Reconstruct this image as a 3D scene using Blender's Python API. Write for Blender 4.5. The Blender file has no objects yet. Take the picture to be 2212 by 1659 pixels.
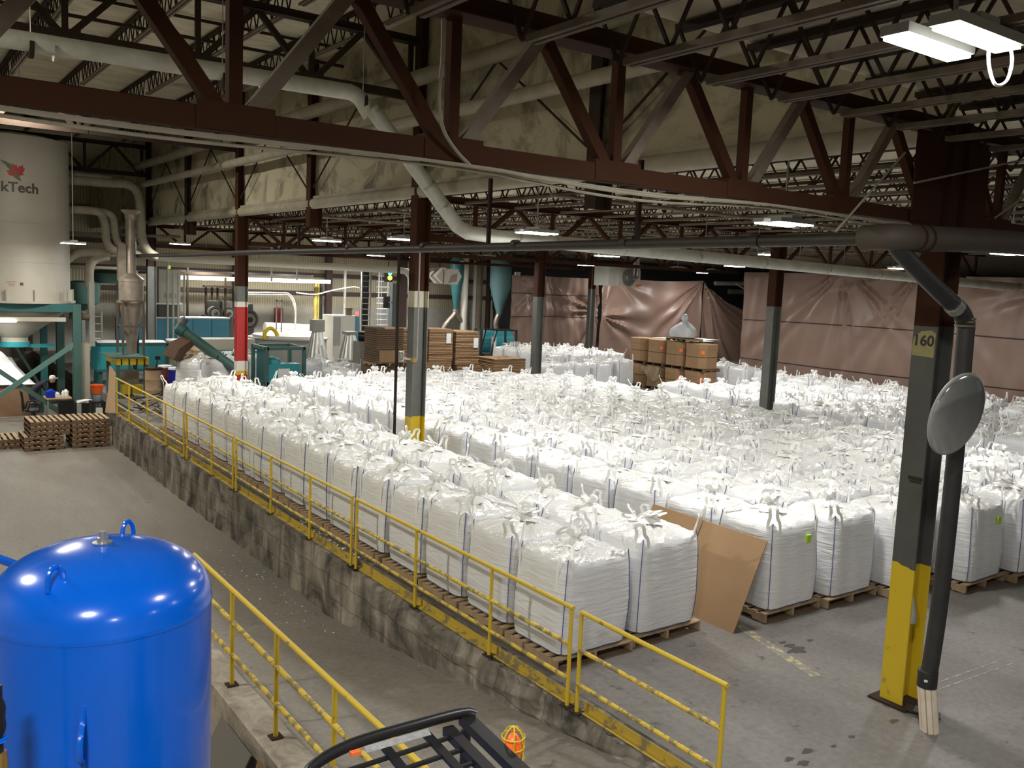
import bpy, math, random
from mathutils import Vector, Matrix, Euler
R = random.Random(7)
PI = math.pi
scn = bpy.context.scene
C = scn.collection

# ---------------------------------------------------------------- camera, world, exposure
CAM_H = 4.4
FPX, PITCH, ROLL, YAW = 1932.0, math.radians(6.519), math.radians(2.413), math.radians(35.681)
def _cam(r, u, w):
    cp, sp, cr, sr = math.cos(PITCH), math.sin(PITCH), math.cos(ROLL), math.sin(ROLL)
    u2 = u*cp + w*sp; w2 = w*cp - u*sp
    return (r*cr + u2*sr, -(-r*sr + u2*cr), w2)
UPV = _cam(0, 1, 0); YV = _cam(-math.sin(YAW), 0, math.cos(YAW)); XV = _cam(math.cos(YAW), 0, math.sin(YAW))
camd = bpy.data.cameras.new('camera'); cam = bpy.data.objects.new('camera', camd); C.objects.link(cam)
camd.sensor_width = 36.0; camd.lens = 36.0*FPX/2212.0; camd.clip_start = 0.05; camd.clip_end = 300
M = Matrix(((XV[0], -XV[1], -XV[2], 0), (YV[0], -YV[1], -YV[2], 0), (UPV[0], -UPV[1], -UPV[2], CAM_H), (0, 0, 0, 1)))
cam.matrix_world = M
scn.camera = cam
scn.view_settings.view_transform = 'Standard'
try: scn.view_settings.look = 'None'
except Exception: pass
scn.view_settings.gamma = 1.0
scn.view_settings.exposure = 0.0
scn.view_settings.use_curve_mapping = False
scn.cycles.use_denoising = True
scn.cycles.max_bounces = 7; scn.cycles.diffuse_bounces = 4; scn.cycles.glossy_bounces = 3
scn.cycles.sample_clamp_indirect = 4.0
w = bpy.data.worlds.new('world'); scn.world = w; w.use_nodes = True
w.node_tree.nodes['Background'].inputs[0].default_value = (0.80, 0.82, 0.85, 1)
w.node_tree.nodes['Background'].inputs[1].default_value = 0.05

# real distances measured from the photograph: a pixel is turned into a point on a known plane
def ray(x, y):
    c = ((x-1106)/FPX, (y-829.5)/FPX, 1.0)
    return Vector((sum(a*b for a, b in zip(XV, c)), sum(a*b for a, b in zip(YV, c)), sum(a*b for a, b in zip(UPV, c))))
def onz(x, y, z=0.0):
    d = ray(x, y); t = (z-CAM_H)/d.z; return Vector((d.x*t, d.y*t, z))
def onx(x, y, X):
    d = ray(x, y); t = X/d.x; return Vector((X, d.y*t, CAM_H+d.z*t))
def ony(x, y, Y):
    d = ray(x, y); t = Y/d.y; return Vector((d.x*t, Y, CAM_H+d.z*t))

# ---------------------------------------------------------------- materials
MATS = {}
def mat(name, col, rough=0.6, metal=0.0, noise=None, bump=None, spec=0.5, emit=None, coat=0.0):
    """noise=(scale, amount, colour2[, detail]); bump=(scale, strength[, distance])"""
    if name in MATS: return MATS[name]
    m = bpy.data.materials.new(name); m.use_nodes = True; nt = m.node_tree; b = nt.nodes['Principled BSDF']
    b.inputs['Base Color'].default_value = (*col, 1); b.inputs['Roughness'].default_value = rough
    b.inputs['Metallic'].default_value = metal; b.inputs['Specular IOR Level'].default_value = spec
    if coat: b.inputs['Coat Weight'].default_value = coat; b.inputs['Coat Roughness'].default_value = 0.08
    tc = nt.nodes.new('ShaderNodeTexCoord')
    if noise:
        n = nt.nodes.new('ShaderNodeTexNoise'); n.inputs['Scale'].default_value = noise[0]
        n.inputs['Detail'].default_value = noise[3] if len(noise) > 3 else 6; n.inputs['Roughness'].default_value = 0.65
        nt.links.new(tc.outputs['Object'], n.inputs['Vector'])
        r = nt.nodes.new('ShaderNodeValToRGB')
        r.color_ramp.elements[0].position = 0.5-0.5*noise[1]*0.6; r.color_ramp.elements[1].position = 0.5+0.25
        r.color_ramp.elements[0].color = (*noise[2], 1); r.color_ramp.elements[1].color = (*col, 1)
        nt.links.new(n.outputs['Fac'], r.inputs[0]); nt.links.new(r.outputs[0], b.inputs['Base Color'])
    if bump:
        n2 = nt.nodes.new('ShaderNodeTexNoise'); n2.inputs['Scale'].default_value = bump[0]; n2.inputs['Detail'].default_value = 5
        nt.links.new(tc.outputs['Object'], n2.inputs['Vector'])
        bp = nt.nodes.new('ShaderNodeBump'); bp.inputs['Strength'].default_value = bump[1]
        bp.inputs['Distance'].default_value = bump[2] if len(bump) > 2 else 0.02
        nt.links.new(n2.outputs['Fac'], bp.inputs['Height']); nt.links.new(bp.outputs[0], b.inputs['Normal'])
    if emit:
        b.inputs['Emission Color'].default_value = (*emit[0], 1); b.inputs['Emission Strength'].default_value = emit[1]
    MATS[name] = m; return m
def nodes(m): return m.node_tree, m.node_tree.nodes['Principled BSDF'], m.node_tree.nodes.new, m.node_tree.links.new

# concrete floors: blotches, scuffs, dark spots
def concrete(name, c1, c2, rough=0.55, sc=0.35, dark=(0.05, 0.047, 0.042), spots=0.30):
    m = mat(name, c1, rough); nt, b, new, ln = nodes(m)
    tc = new('ShaderNodeTexCoord')
    n1 = new('ShaderNodeTexNoise'); n1.inputs['Scale'].default_value = sc; n1.inputs['Detail'].default_value = 8; n1.inputs['Roughness'].default_value = 0.6
    mp = new('ShaderNodeMapping'); mp.inputs['Scale'].default_value = (2.2, 0.7, 1.0); mp.inputs['Rotation'].default_value = (0, 0, 0.25)
    ln(tc.outputs['Object'], mp.inputs[0]); ln(mp.outputs[0], n1.inputs['Vector'])
    r1 = new('ShaderNodeValToRGB'); r1.color_ramp.elements[0].position = 0.32; r1.color_ramp.elements[1].position = 0.68
    r1.color_ramp.elements[0].color = (*c2, 1); r1.color_ramp.elements[1].color = (*c1, 1); ln(n1.outputs['Fac'], r1.inputs[0])
    n2 = new('ShaderNodeTexNoise'); n2.inputs['Scale'].default_value = 3.1; n2.inputs['Detail'].default_value = 6; n2.inputs['Roughness'].default_value = 0.7
    ln(tc.outputs['Object'], n2.inputs['Vector'])
    r2 = new('ShaderNodeValToRGB'); r2.color_ramp.elements[0].position = spots; r2.color_ramp.elements[1].position = spots+0.10
    r2.color_ramp.elements[0].color = (1, 1, 1, 1); r2.color_ramp.elements[1].color = (0, 0, 0, 1); ln(n2.outputs['Fac'], r2.inputs[0])
    mx = new('ShaderNodeMix'); mx.data_type = 'RGBA'; ln(r2.outputs[0], mx.inputs['Factor']); ln(r1.outputs[0], mx.inputs['A']); mx.inputs['B'].default_value = (*dark, 1)
    n3 = new('ShaderNodeTexNoise'); n3.inputs['Scale'].default_value = 14; n3.inputs['Detail'].default_value = 4; ln(tc.outputs['Object'], n3.inputs['Vector'])
    mx2 = new('ShaderNodeMix'); mx2.data_type = 'RGBA'; mx2.blend_type = 'OVERLAY'; mx2.inputs['Factor'].default_value = 0.35
    ln(mx.outputs['Result'], mx2.inputs['A']); ln(n3.outputs['Fac'], mx2.inputs['B']); ln(mx2.outputs['Result'], b.inputs['Base Color'])
    bp = new('ShaderNodeBump'); bp.inputs['Strength'].default_value = 0.15; bp.inputs['Distance'].default_value = 0.01
    ln(n3.outputs['Fac'], bp.inputs['Height']); ln(bp.outputs[0], b.inputs['Normal'])
    return m
def stained(name, c1, c2, mapscale=(3.0, 3.0, 0.6), lo=0.38, hi=0.62, bumpd=0.05, rough=0.85, detail=7):
    m = mat(name, c1, rough); nt, b, new, ln = nodes(m)
    tc = new('ShaderNodeTexCoord'); mp = new('ShaderNodeMapping'); mp.inputs['Scale'].default_value = mapscale
    n = new('ShaderNodeTexNoise'); n.inputs['Scale'].default_value = 1.0; n.inputs['Detail'].default_value = detail; n.inputs['Roughness'].default_value = 0.65; n.inputs['Distortion'].default_value = 1.2
    ln(tc.outputs['Object'], mp.inputs[0]); ln(mp.outputs[0], n.inputs['Vector'])
    r = new('ShaderNodeValToRGB'); r.color_ramp.elements[0].position = lo; r.color_ramp.elements[1].position = hi
    r.color_ramp.elements[0].color = (*c2, 1); r.color_ramp.elements[1].color = (*c1, 1)
    ln(n.outputs['Fac'], r.inputs[0]); ln(r.outputs[0], b.inputs['Base Color'])
    bp = new('ShaderNodeBump'); bp.inputs['Strength'].default_value = 0.5; bp.inputs['Distance'].default_value = bumpd
    ln(n.outputs['Fac'], bp.inputs['Height']); ln(bp.outputs[0], b.inputs['Normal'])
    return m
def worn(name, c1, c2, cut=0.42, sc=9.0, rough=0.45):
    """paint worn through to what lies under it"""
    m = mat(name, c1, rough); nt, b, new, ln = nodes(m)
    tc = new('ShaderNodeTexCoord'); n = new('ShaderNodeTexNoise'); n.inputs['Scale'].default_value = sc; n.inputs['Detail'].default_value = 7; n.inputs['Roughness'].default_value = 0.7
    ln(tc.outputs['Object'], n.inputs['Vector'])
    r = new('ShaderNodeValToRGB'); r.color_ramp.elements[0].position = cut; r.color_ramp.elements[1].position = cut+0.05
    r.color_ramp.elements[0].color = (*c2, 1); r.color_ramp.elements[1].color = (*c1, 1)
    ln(n.outputs['Fac'], r.inputs[0]); ln(r.outputs[0], b.inputs['Base Color'])
    return m
def banded(name, c1, c2, scale, axis='Z', dist=1.0, rough=0.7, bumps=0.3, w=0.45):
    """parallel lines (sheet edges, ribs) across one axis"""
    m = mat(name, c1, rough); nt, b, new, ln = nodes(m)
    tc = new('ShaderNodeTexCoord'); wv = new('ShaderNodeTexWave'); wv.bands_direction = axis; wv.inputs['Scale'].default_value = scale
    wv.inputs['Distortion'].default_value = dist; wv.inputs['Detail'].default_value = 2; ln(tc.outputs['Object'], wv.inputs['Vector'])
    r = new('ShaderNodeValToRGB'); r.color_ramp.elements[0].position = w-0.2; r.color_ramp.elements[1].position = w+0.1
    r.color_ramp.elements[0].color = (*c2, 1); r.color_ramp.elements[1].color = (*c1, 1)
    ln(wv.outputs['Fac'], r.inputs[0]); ln(r.outputs[0], b.inputs['Base Color'])
    bp = new('ShaderNodeBump'); bp.inputs['Strength'].default_value = bumps; bp.inputs['Distance'].default_value = 0.02
    ln(wv.outputs['Fac'], bp.inputs['Height']); ln(bp.outputs[0], b.inputs['Normal'])
    return m

FLOOR = concrete('floor_concrete', (0.205, 0.190, 0.172), (0.125, 0.115, 0.102))
LOWFLOOR = concrete('lower_concrete', (0.25, 0.225, 0.19), (0.15, 0.133, 0.11), sc=0.25, spots=0.26)
def blockwall(name):
    m = stained(name, (0.40, 0.365, 0.31), (0.085, 0.076, 0.064), (1.6, 1.0, 1.1), 0.34, 0.62, 0.03); nt, b, new, ln = nodes(m)
    col = b.inputs['Base Color'].links[0].from_socket
    tc = new('ShaderNodeTexCoord'); sx = new('ShaderNodeSeparateXYZ'); cx_ = new('ShaderNodeCombineXYZ'); ln(tc.outputs['Object'], sx.inputs[0]); ln(sx.outputs['Y'], cx_.inputs['X']); ln(sx.outputs['Z'], cx_.inputs['Y'])
    br = new('ShaderNodeTexBrick'); br.inputs['Scale'].default_value = 1.0; br.inputs['Brick Width'].default_value = 0.9; br.inputs['Row Height'].default_value = 0.335; br.inputs['Mortar Size'].default_value = 0.012; br.inputs['Mortar Smooth'].default_value = 0.6
    br.inputs['Color1'].default_value = (1, 0.98, 0.95, 1); br.inputs['Color2'].default_value = (0.78, 0.76, 0.72, 1); br.inputs['Mortar'].default_value = (0.35, 0.33, 0.30, 1); ln(cx_.outputs[0], br.inputs['Vector'])
    mx = new('ShaderNodeMix'); mx.data_type = 'RGBA'; mx.blend_type = 'MULTIPLY'; mx.inputs['Factor'].default_value = 0.8; ln(col, mx.inputs['A']); ln(br.outputs['Color'], mx.inputs['B'])
    mp = new('ShaderNodeMapping'); mp.inputs['Scale'].default_value = (0.5, 4.0, 0.55); n = new('ShaderNodeTexNoise'); n.inputs['Scale'].default_value = 1.0; n.inputs['Detail'].default_value = 5; ln(tc.outputs['Object'], mp.inputs[0]); ln(mp.outputs[0], n.inputs['Vector'])
    r = new('ShaderNodeValToRGB'); r.color_ramp.elements[0].position = 0.38; r.color_ramp.elements[1].position = 0.60; r.color_ramp.elements[0].color = (0.35, 0.34, 0.32, 1); ln(n.outputs['Fac'], r.inputs[0])
    m2 = new('ShaderNodeMix'); m2.data_type = 'RGBA'; m2.blend_type = 'MULTIPLY'; m2.inputs['Factor'].default_value = 0.75; ln(mx.outputs['Result'], m2.inputs['A']); ln(r.outputs[0], m2.inputs['B']); ln(m2.outputs['Result'], b.inputs['Base Color'])
    return m
WALLC = blockwall('ramp_wall_concrete')
CURBC = stained('curb_concrete', (0.42, 0.37, 0.30), (0.20, 0.17, 0.13), (2.5, 2.0, 2.5), 0.35, 0.6, 0.03)
INSUL = stained('stained_insulation', (0.44, 0.40, 0.28), (0.07, 0.06, 0.042), (1.5, 0.8, 0.75), 0.30, 0.52, 0.10)
DECK = stained('roof_deck', (0.60, 0.55, 0.41), (0.42, 0.37, 0.26), (0.8, 1.6, 1.0), 0.35, 0.6, 0.03)
PANEL = banded('ribbed_panel', (0.50, 0.46, 0.34), (0.36, 0.32, 0.22), 2.2, 'X', 0.2, 0.7, 0.5)
BLOCK = mat('painted_block', (0.45, 0.43, 0.37), 0.8, noise=(1.2, 0.8, (0.33, 0.31, 0.27)), bump=(6, 0.2))
STEEL = mat('oxide_steel', (0.052, 0.020, 0.009), 0.85, spec=0.15, noise=(2.5, 0.9, (0.046, 0.018, 0.009)))
STEELD = mat('dark_steel', (0.045, 0.029, 0.019), 0.85, spec=0.2, noise=(3, 0.9, (0.028, 0.019, 0.014)))
STEELP = mat('dusty_steel', (0.19, 0.15, 0.105), 0.75, noise=(4, 0.8, (0.10, 0.075, 0.055)))
GREYP = mat('grey_paint', (0.085, 0.088, 0.080), 0.5, noise=(3, 0.7, (0.06, 0.06, 0.052)))
GREYL = mat('light_grey_paint', (0.15, 0.155, 0.14), 0.45, noise=(3, 0.6, (0.11, 0.115, 0.10)))
CREAMP = mat('cream_patch', (0.50, 0.47, 0.36), 0.6)
YEL = worn('yellow_paint', (0.64, 0.45, 0.035), (0.28, 0.20, 0.05), 0.33, 7.0)
YELC = worn('yellow_column', (0.62, 0.44, 0.02), (0.36, 0.26, 0.03), 0.36, 2.2, 0.4)
YELK = worn('yellow_kerb', (0.52, 0.37, 0.05), (0.25, 0.20, 0.10), 0.44, 4.0, 0.6)
YELRUB = worn('yellow_rail_rubbed', (0.66, 0.47, 0.05), (0.25, 0.20, 0.08), 0.47, 6.0, 0.45)
RED = mat('red_paint', (0.42, 0.02, 0.018), 0.4); WHITEP = mat('white_paint', (0.72, 0.68, 0.60), 0.45)
BLACK = mat('black_metal', (0.012, 0.012, 0.013), 0.35); RUBBER = mat('black_rubber', (0.014, 0.014, 0.015), 0.55, noise=(3, 0.8, (0.035, 0.032, 0.03)))
GALV = mat('galvanised', (0.55, 0.54, 0.51), 0.35, 0.7, noise=(5, 0.7, (0.40, 0.39, 0.36)))
DUCTW = mat('white_duct', (0.62, 0.64, 0.56), 0.45, noise=(2.5, 0.55, (0.42, 0.41, 0.34)))
DUCTD = mat('dusty_pipe', (0.36, 0.33, 0.25), 0.7, noise=(3, 0.8, (0.24, 0.21, 0.15)))
PIPEDK = mat('dark_pipe', (0.050, 0.040, 0.032), 0.55, noise=(3, 0.7, (0.03, 0.025, 0.02)))
TEAL = mat('teal_paint', (0.02, 0.15, 0.155), 0.45, noise=(2, 0.6, (0.03, 0.10, 0.10))); TEALB = mat('bright_teal', (0.03, 0.30, 0.34), 0.45)
TEALG = mat('green_teal', (0.035, 0.13, 0.12), 0.5, noise=(3, 0.7, (0.07, 0.12, 0.10))); BLUEC = mat('blue_cabinet', (0.06, 0.25, 0.36), 0.45)
SILO = mat('silo_white', (0.52, 0.49, 0.42), 0.5, noise=(0.7, 0.6, (0.44, 0.41, 0.34)))
STAINL = mat('stainless', (0.40, 0.35, 0.29), 0.38, 0.55, noise=(3, 0.8, (0.23, 0.19, 0.15)))
CARD = mat('cardboard', (0.36, 0.225, 0.115), 0.8, noise=(1.5, 0.5, (0.31, 0.19, 0.095))); CARDL = mat('pale_cardboard', (0.58, 0.40, 0.24), 0.8)
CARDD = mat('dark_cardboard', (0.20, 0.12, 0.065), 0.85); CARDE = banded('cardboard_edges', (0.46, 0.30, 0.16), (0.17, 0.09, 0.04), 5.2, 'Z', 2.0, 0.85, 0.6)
CARDE2 = banded('brown_sheet_edges', (0.22, 0.15, 0.09), (0.09, 0.055, 0.03), 4.0, 'Z', 2.2, 0.85, 0.5)
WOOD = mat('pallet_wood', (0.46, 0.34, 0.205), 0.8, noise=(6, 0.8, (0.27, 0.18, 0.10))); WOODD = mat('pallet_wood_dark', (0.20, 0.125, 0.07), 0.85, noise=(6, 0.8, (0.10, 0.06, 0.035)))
BAGLOOP = mat('bag_webbing', (0.92, 0.92, 0.90), 0.6); SEAMB = mat('blue_seam', (0.10, 0.12, 0.34), 0.6)
LIME = mat('lime_tag', (0.42, 0.70, 0.04), 0.6); PAPER = mat('paper_white', (0.80, 0.80, 0.78), 0.6); INK = mat('dark_ink', (0.03, 0.025, 0.02), 0.7)
TANKB = mat('tank_blue', (0.0, 0.135, 0.80), 0.20, spec=0.5, coat=0.25, noise=(0.9, 0.4, (0.0, 0.115, 0.66)))
ORANGE = mat('orange_plastic', (0.85, 0.15, 0.02), 0.35, emit=((1, 0.15, 0.02), 0.25)); ORTAG = mat('orange_tag', (0.90, 0.20, 0.05), 0.6)
NAVY = mat('navy_cloth', (0.018, 0.018, 0.028), 0.85); SKIN = mat('skin', (0.45, 0.26, 0.18), 0.6)
BLUEP = mat('blue_plastic', (0.01, 0.03, 0.42), 0.35); BRASS = mat('brass', (0.55, 0.36, 0.12), 0.35, 0.8)
GREYM = mat('machine_grey', (0.36, 0.36, 0.33), 0.5, noise=(2, 0.6, (0.28, 0.28, 0.25))); CREAM = mat('machine_cream', (0.60, 0.58, 0.50), 0.45)
CONCB = mat('cast_concrete', (0.25, 0.235, 0.20), 0.85, noise=(4, 0.6, (0.19, 0.18, 0.15)))
PLASTIC = mat('white_film', (0.82, 0.82, 0.80), 0.3, bump=(5, 0.8, 0.05))

# bag cloth: fine sideways wrinkles; bag top: crinkled glossy film
def bag_mats():
    m = mat('bag_cloth', (0.80, 0.81, 0.82), 0.42); nt, b, new, ln = nodes(m)
    tc = new('ShaderNodeTexCoord'); mp = new('ShaderNodeMapping'); mp.inputs['Scale'].default_value = (2.2, 2.2, 15.0)
    n = new('ShaderNodeTexNoise'); n.inputs['Scale'].default_value = 1.0; n.inputs['Detail'].default_value = 4; n.inputs['Distortion'].default_value = 0.8
    ln(tc.outputs['Object'], mp.inputs[0]); ln(mp.outputs[0], n.inputs['Vector'])
    n2 = new('ShaderNodeTexNoise'); n2.inputs['Scale'].default_value = 2.5; ln(tc.outputs['Object'], n2.inputs['Vector'])
    mu = new('ShaderNodeMath'); mu.operation = 'MULTIPLY'; ln(n.outputs['Fac'], mu.inputs[0]); ln(n2.outputs['Fac'], mu.inputs[1])
    bp = new('ShaderNodeBump'); bp.inputs['Strength'].default_value = 0.75; bp.inputs['Distance'].default_value = 0.045
    ln(mu.outputs[0], bp.inputs['Height']); ln(bp.outputs[0], b.inputs['Normal'])
    t = mat('bag_top_film', (0.80, 0.80, 0.78), 0.16, spec=0.6); nt, b, new, ln = nodes(t)
    tc = new('ShaderNodeTexCoord'); n = new('ShaderNodeTexNoise'); n.inputs['Scale'].default_value = 9.0; n.inputs['Detail'].default_value = 3; n.inputs['Distortion'].default_value = 1.5
    ln(tc.outputs['Object'], n.inputs['Vector'])
    bp = new('ShaderNodeBump'); bp.inputs['Strength'].default_value = 0.55; bp.inputs['Distance'].default_value = 0.03
    ln(n.outputs['Fac'], bp.inputs['Height']); ln(bp.outputs[0], b.inputs['Normal'])
    sp_ = t.copy(); sp_.name = 'bag_spout_film'; MATS['bag_spout_film'] = sp_; sp_.node_tree.nodes['Principled BSDF'].inputs['Base Color'].default_value = (0.90, 0.90, 0.88, 1); sp_.node_tree.nodes['Principled BSDF'].inputs['Roughness'].default_value = 0.35
    return m, t
BAGM, BAGT = bag_mats()
TARP = mat('brown_tarp', (0.27, 0.178, 0.138), 0.42, noise=(0.8, 0.6, (0.22, 0.143, 0.11)), bump=(7, 0.2, 0.015))
TARPS = mat('tarp_seam', (0.055, 0.03, 0.025), 0.6)

# ---------------------------------------------------------------- mesh helpers
class MB:
    def __init__(s): s.v = []; s.f = []; s.mi = []; s.cur = 0
    def slot(s, i): s.cur = i; return s
    def add(s, vs, fs):
        n = len(s.v); s.v += [Vector(p) for p in vs]
        for f in fs: s.f.append([n+i for i in f]); s.mi.append(s.cur)
        return s
    def box(s, c, d, rz=0.0, m=None):
        hx, hy, hz = d[0]/2, d[1]/2, d[2]/2; c = Vector(c)
        mm = m or Matrix.Rotation(rz, 3, 'Z')
        vs = [c+mm@Vector((x, y, z)) for x in (-hx, hx) for y in (-hy, hy) for z in (-hz, hz)]
        return s.add(vs, [(0, 1, 3, 2), (4, 6, 7, 5), (0, 4, 5, 1), (2, 3, 7, 6), (0, 2, 6, 4), (1, 5, 7, 3)])
    def bx(s, x0, x1, y0, y1, z0, z1): return s.box(((x0+x1)/2, (y0+y1)/2, (z0+z1)/2), (abs(x1-x0), abs(y1-y0), abs(z1-z0)))
    def bar(s, a, b, w, h, up=(0, 0, 1)):
        a = Vector(a); b = Vector(b); d = (b-a); L = d.length
        if L < 1e-6: return s
        d /= L; u = Vector(up)
        if abs(d.dot(u)) > 0.98: u = Vector((0, 1, 0))
        x = d.cross(u).normalized(); z = x.cross(d)
        m = Matrix((x, d, z)).transposed()
        return s.box((a+b)/2, (w, L, h), m=m)
    def tube(s, pts, r, seg=10, caps=True, rs=None):
        pts = [Vector(p) for p in pts]; n = len(pts); base = len(s.v)
        t0 = (pts[1]-pts[0]).normalized(); u = Vector((0, 0, 1)) if abs(t0.z) < 0.9 else Vector((1, 0, 0))
        x = t0.cross(u).normalized()
        for i, p in enumerate(pts):
            t = (pts[min(i+1, n-1)]-pts[max(i-1, 0)]).normalized()
            x = (x - t*x.dot(t)).normalized(); y = t.cross(x); rr = rs[i] if rs else r
            for k in range(seg):
                a = 2*PI*k/seg; s.v.append(p+(x*math.cos(a)+y*math.sin(a))*rr)
        for i in range(n-1):
            for k in range(seg):
                a = base+i*seg+k; b = base+i*seg+(k+1) % seg
                s.f.append([a, b, b+seg, a+seg]); s.mi.append(s.cur)
        if caps:
            s.f.append([base+k for k in range(seg)][::-1]); s.mi.append(s.cur)
            s.f.append([base+(n-1)*seg+k for k in range(seg)]); s.mi.append(s.cur)
        return s
    def lathe(s, prof, c, seg=24, fx=None, caps=True):
        base = len(s.v); c = Vector(c); n = len(prof)
        for i, (r, z) in enumerate(prof):
            for k in range(seg):
                a = 2*PI*k/seg; p = Vector((r*math.cos(a), r*math.sin(a), z))
                if fx: p = fx(p, a, i)
                s.v.append(c+p)
        for i in range(n-1):
            for k in range(seg):
                a = base+i*seg+k; b = base+i*seg+(k+1) % seg
                s.f.append([a, b, b+seg, a+seg]); s.mi.append(s.cur)
        if caps:
            s.f.append([base+k for k in range(seg)][::-1]); s.mi.append(s.cur)
            s.f.append([base+(n-1)*seg+k for k in range(seg)]); s.mi.append(s.cur)
        return s
    def grid(s, fn, nu, nv):
        base = len(s.v)
        for j in range(nv+1):
            for i in range(nu+1): s.v.append(Vector(fn(i/nu, j/nv)))
        for j in range(nv):
            for i in range(nu):
                a = base+j*(nu+1)+i; s.f.append([a, a+1, a+nu+2, a+nu+1]); s.mi.append(s.cur)
        return s
    def poly(s, pts, off):
        """flat outline given thickness off (Vector)"""
        n = len(pts); off = Vector(off); vs = [Vector(p) for p in pts]+[Vector(p)+off for p in pts]
        fs = [list(range(n))[::-1], list(range(n, 2*n))]+[[i, (i+1) % n, n+(i+1) % n, n+i] for i in range(n)]
        return s.add(vs, fs)
    def data(s, name, mats, smooth=False, off=None):
        me = bpy.data.meshes.new(name); o = off or Vector((0, 0, 0))
        me.from_pydata([p-o for p in s.v], [], s.f)
        for m in (mats if isinstance(mats, (list, tuple)) else [mats]): me.materials.append(m)
        me.polygons.foreach_set('material_index', s.mi)
        if smooth:
            me.polygons.foreach_set('use_smooth', [True]*len(s.f))
        me.update()
        if smooth: 
            try: me.set_sharp_from_angle(angle=math.radians(38))
            except Exception: pass
        return me
def wl(o):
    p = Vector((0, 0, 0))
    while o: p += o.location; o = o.parent
    return p
def build(mb, name, mats, parent=None, smooth=False, loc=None):
    """mesh given in world coordinates; origin at its parent's base, or at loc"""
    off = wl(parent) if parent else Vector(loc or (0, 0, 0))
    o = bpy.data.objects.new(name, mb.data(name, mats, smooth, off)); C.objects.link(o)
    if parent: o.parent = parent
    else: o.location = off
    return o
def tag(o, label, cat, group=None, kind=None):
    o['label'] = label; o['category'] = cat
    if group: o['group'] = group
    if kind: o['kind'] = kind
    return o
def thing(name, loc, label, cat, group=None):
    o = bpy.data.objects.new(name, None); C.objects.link(o); o.location = Vector(loc); o.empty_display_size = 0.2
    return tag(o, label, cat, group)
def struct(mb, name, mats, smooth=False):
    o = build(mb, name, mats, None, smooth); o['kind'] = 'structure'; return o
ORD = ['zeroth', 'first', 'second', 'third', 'fourth', 'fifth', 'sixth', 'seventh', 'eighth', 'ninth', 'tenth', 'eleventh', 'twelfth', 'thirteenth', 'fourteenth', 'fifteenth', 'sixteenth', 'seventeenth', 'eighteenth', 'nineteenth', 'twentieth']
def arc(c, a, b, n=8):
    """quarter bend round c from c+a to c+b"""
    c, a, b = Vector(c), Vector(a), Vector(b)
    return [c+a*math.cos(PI/2*i/n)+b*math.sin(PI/2*i/n) for i in range(n+1)]
def smoothpath(pts, n=6):
    pts = [Vector(p) for p in pts]; out = []
    P = [pts[0]]+pts+[pts[-1]]
    for i in range(1, len(P)-2):
        for k in range(n):
            t = k/n; a, b, c, d = P[i-1], P[i], P[i+1], P[i+2]
            out.append(0.5*((2*b)+(c-a)*t+(2*a-5*b+4*c-d)*t*t+(3*b-a-3*c+d)*t**3))
    out.append(pts[-1]); return out
def text_into(mb, s, size, fn, depth=0.004, bold=0.0):
    """letters as real thin solids; fn maps (u, v, w) to world"""
    cu = bpy.data.curves.new('lettering', 'FONT'); cu.body = s; cu.size = size; cu.align_x = 'CENTER'; cu.align_y = 'CENTER'
    cu.extrude = depth/2; cu.offset = bold; cu.resolution_u = 4
    ob = bpy.data.objects.new('lettering', cu); C.objects.link(ob)
    dg = bpy.context.evaluated_depsgraph_get(); dg.update()
    ev = ob.evaluated_get(dg); me = ev.to_mesh()
    vs = [fn(v.co.x, v.co.y, v.co.z+depth/2) for v in me.vertices]; fs = [list(p.vertices) for p in me.polygons]
    ev.to_mesh_clear(); bpy.data.objects.remove(ob); bpy.data.curves.remove(cu)
    mb.add(vs, fs)
def add_light(parent, loc, sx, sy, power, col=(1, 0.97, 0.90), rot=(0, 0, 0), name='lamp_light', spread=None):
    ld = bpy.data.lights.new(name, 'AREA'); ld.shape = 'RECTANGLE'; ld.size = sx; ld.size_y = sy; ld.energy = power; ld.color = col
    if spread: ld.spread = spread
    o = bpy.data.objects.new(name, ld); C.objects.link(o); o.rotation_euler = rot
    if parent: o.parent = parent; o.location = Vector(loc)-wl(parent)
    else: o.location = loc
    return o

# ================================================================ SETTING
XE = 5.75          # face of the raised floor's edge
def rampz(y): return max(-1.0, min(0.0, -0.125*(y-4.7)))
m = MB(); m.bx(XE+0.35, 68, -8, 28.6, -0.3, 0.0); m.bx(6.42, 68, 28.6, 60, -0.3, 0.0); struct(m, 'floor', FLOOR)
m = MB()
for a, b in ((-8, 4.7),): m.bx(3.2, XE+0.35, a, b, -0.3, 0.0)
struct(m, 'floor_2', FLOOR)
m = MB()                                             # ramp and lower floor, one surface
m.grid(lambda u, v: (2.9+u*(XE-2.9), 4.7+v*8.3, rampz(4.7+v*8.3)-0.001), 2, 40)
m.grid(lambda u, v: (-8+u*(6.45+8), 13.0+v*47, -1.0), 2, 4)
m.grid(lambda u, v: (-8+u*10.9, -8+v*21, -1.0), 2, 4)
struct(m, 'floor_3', LOWFLOOR)
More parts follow.
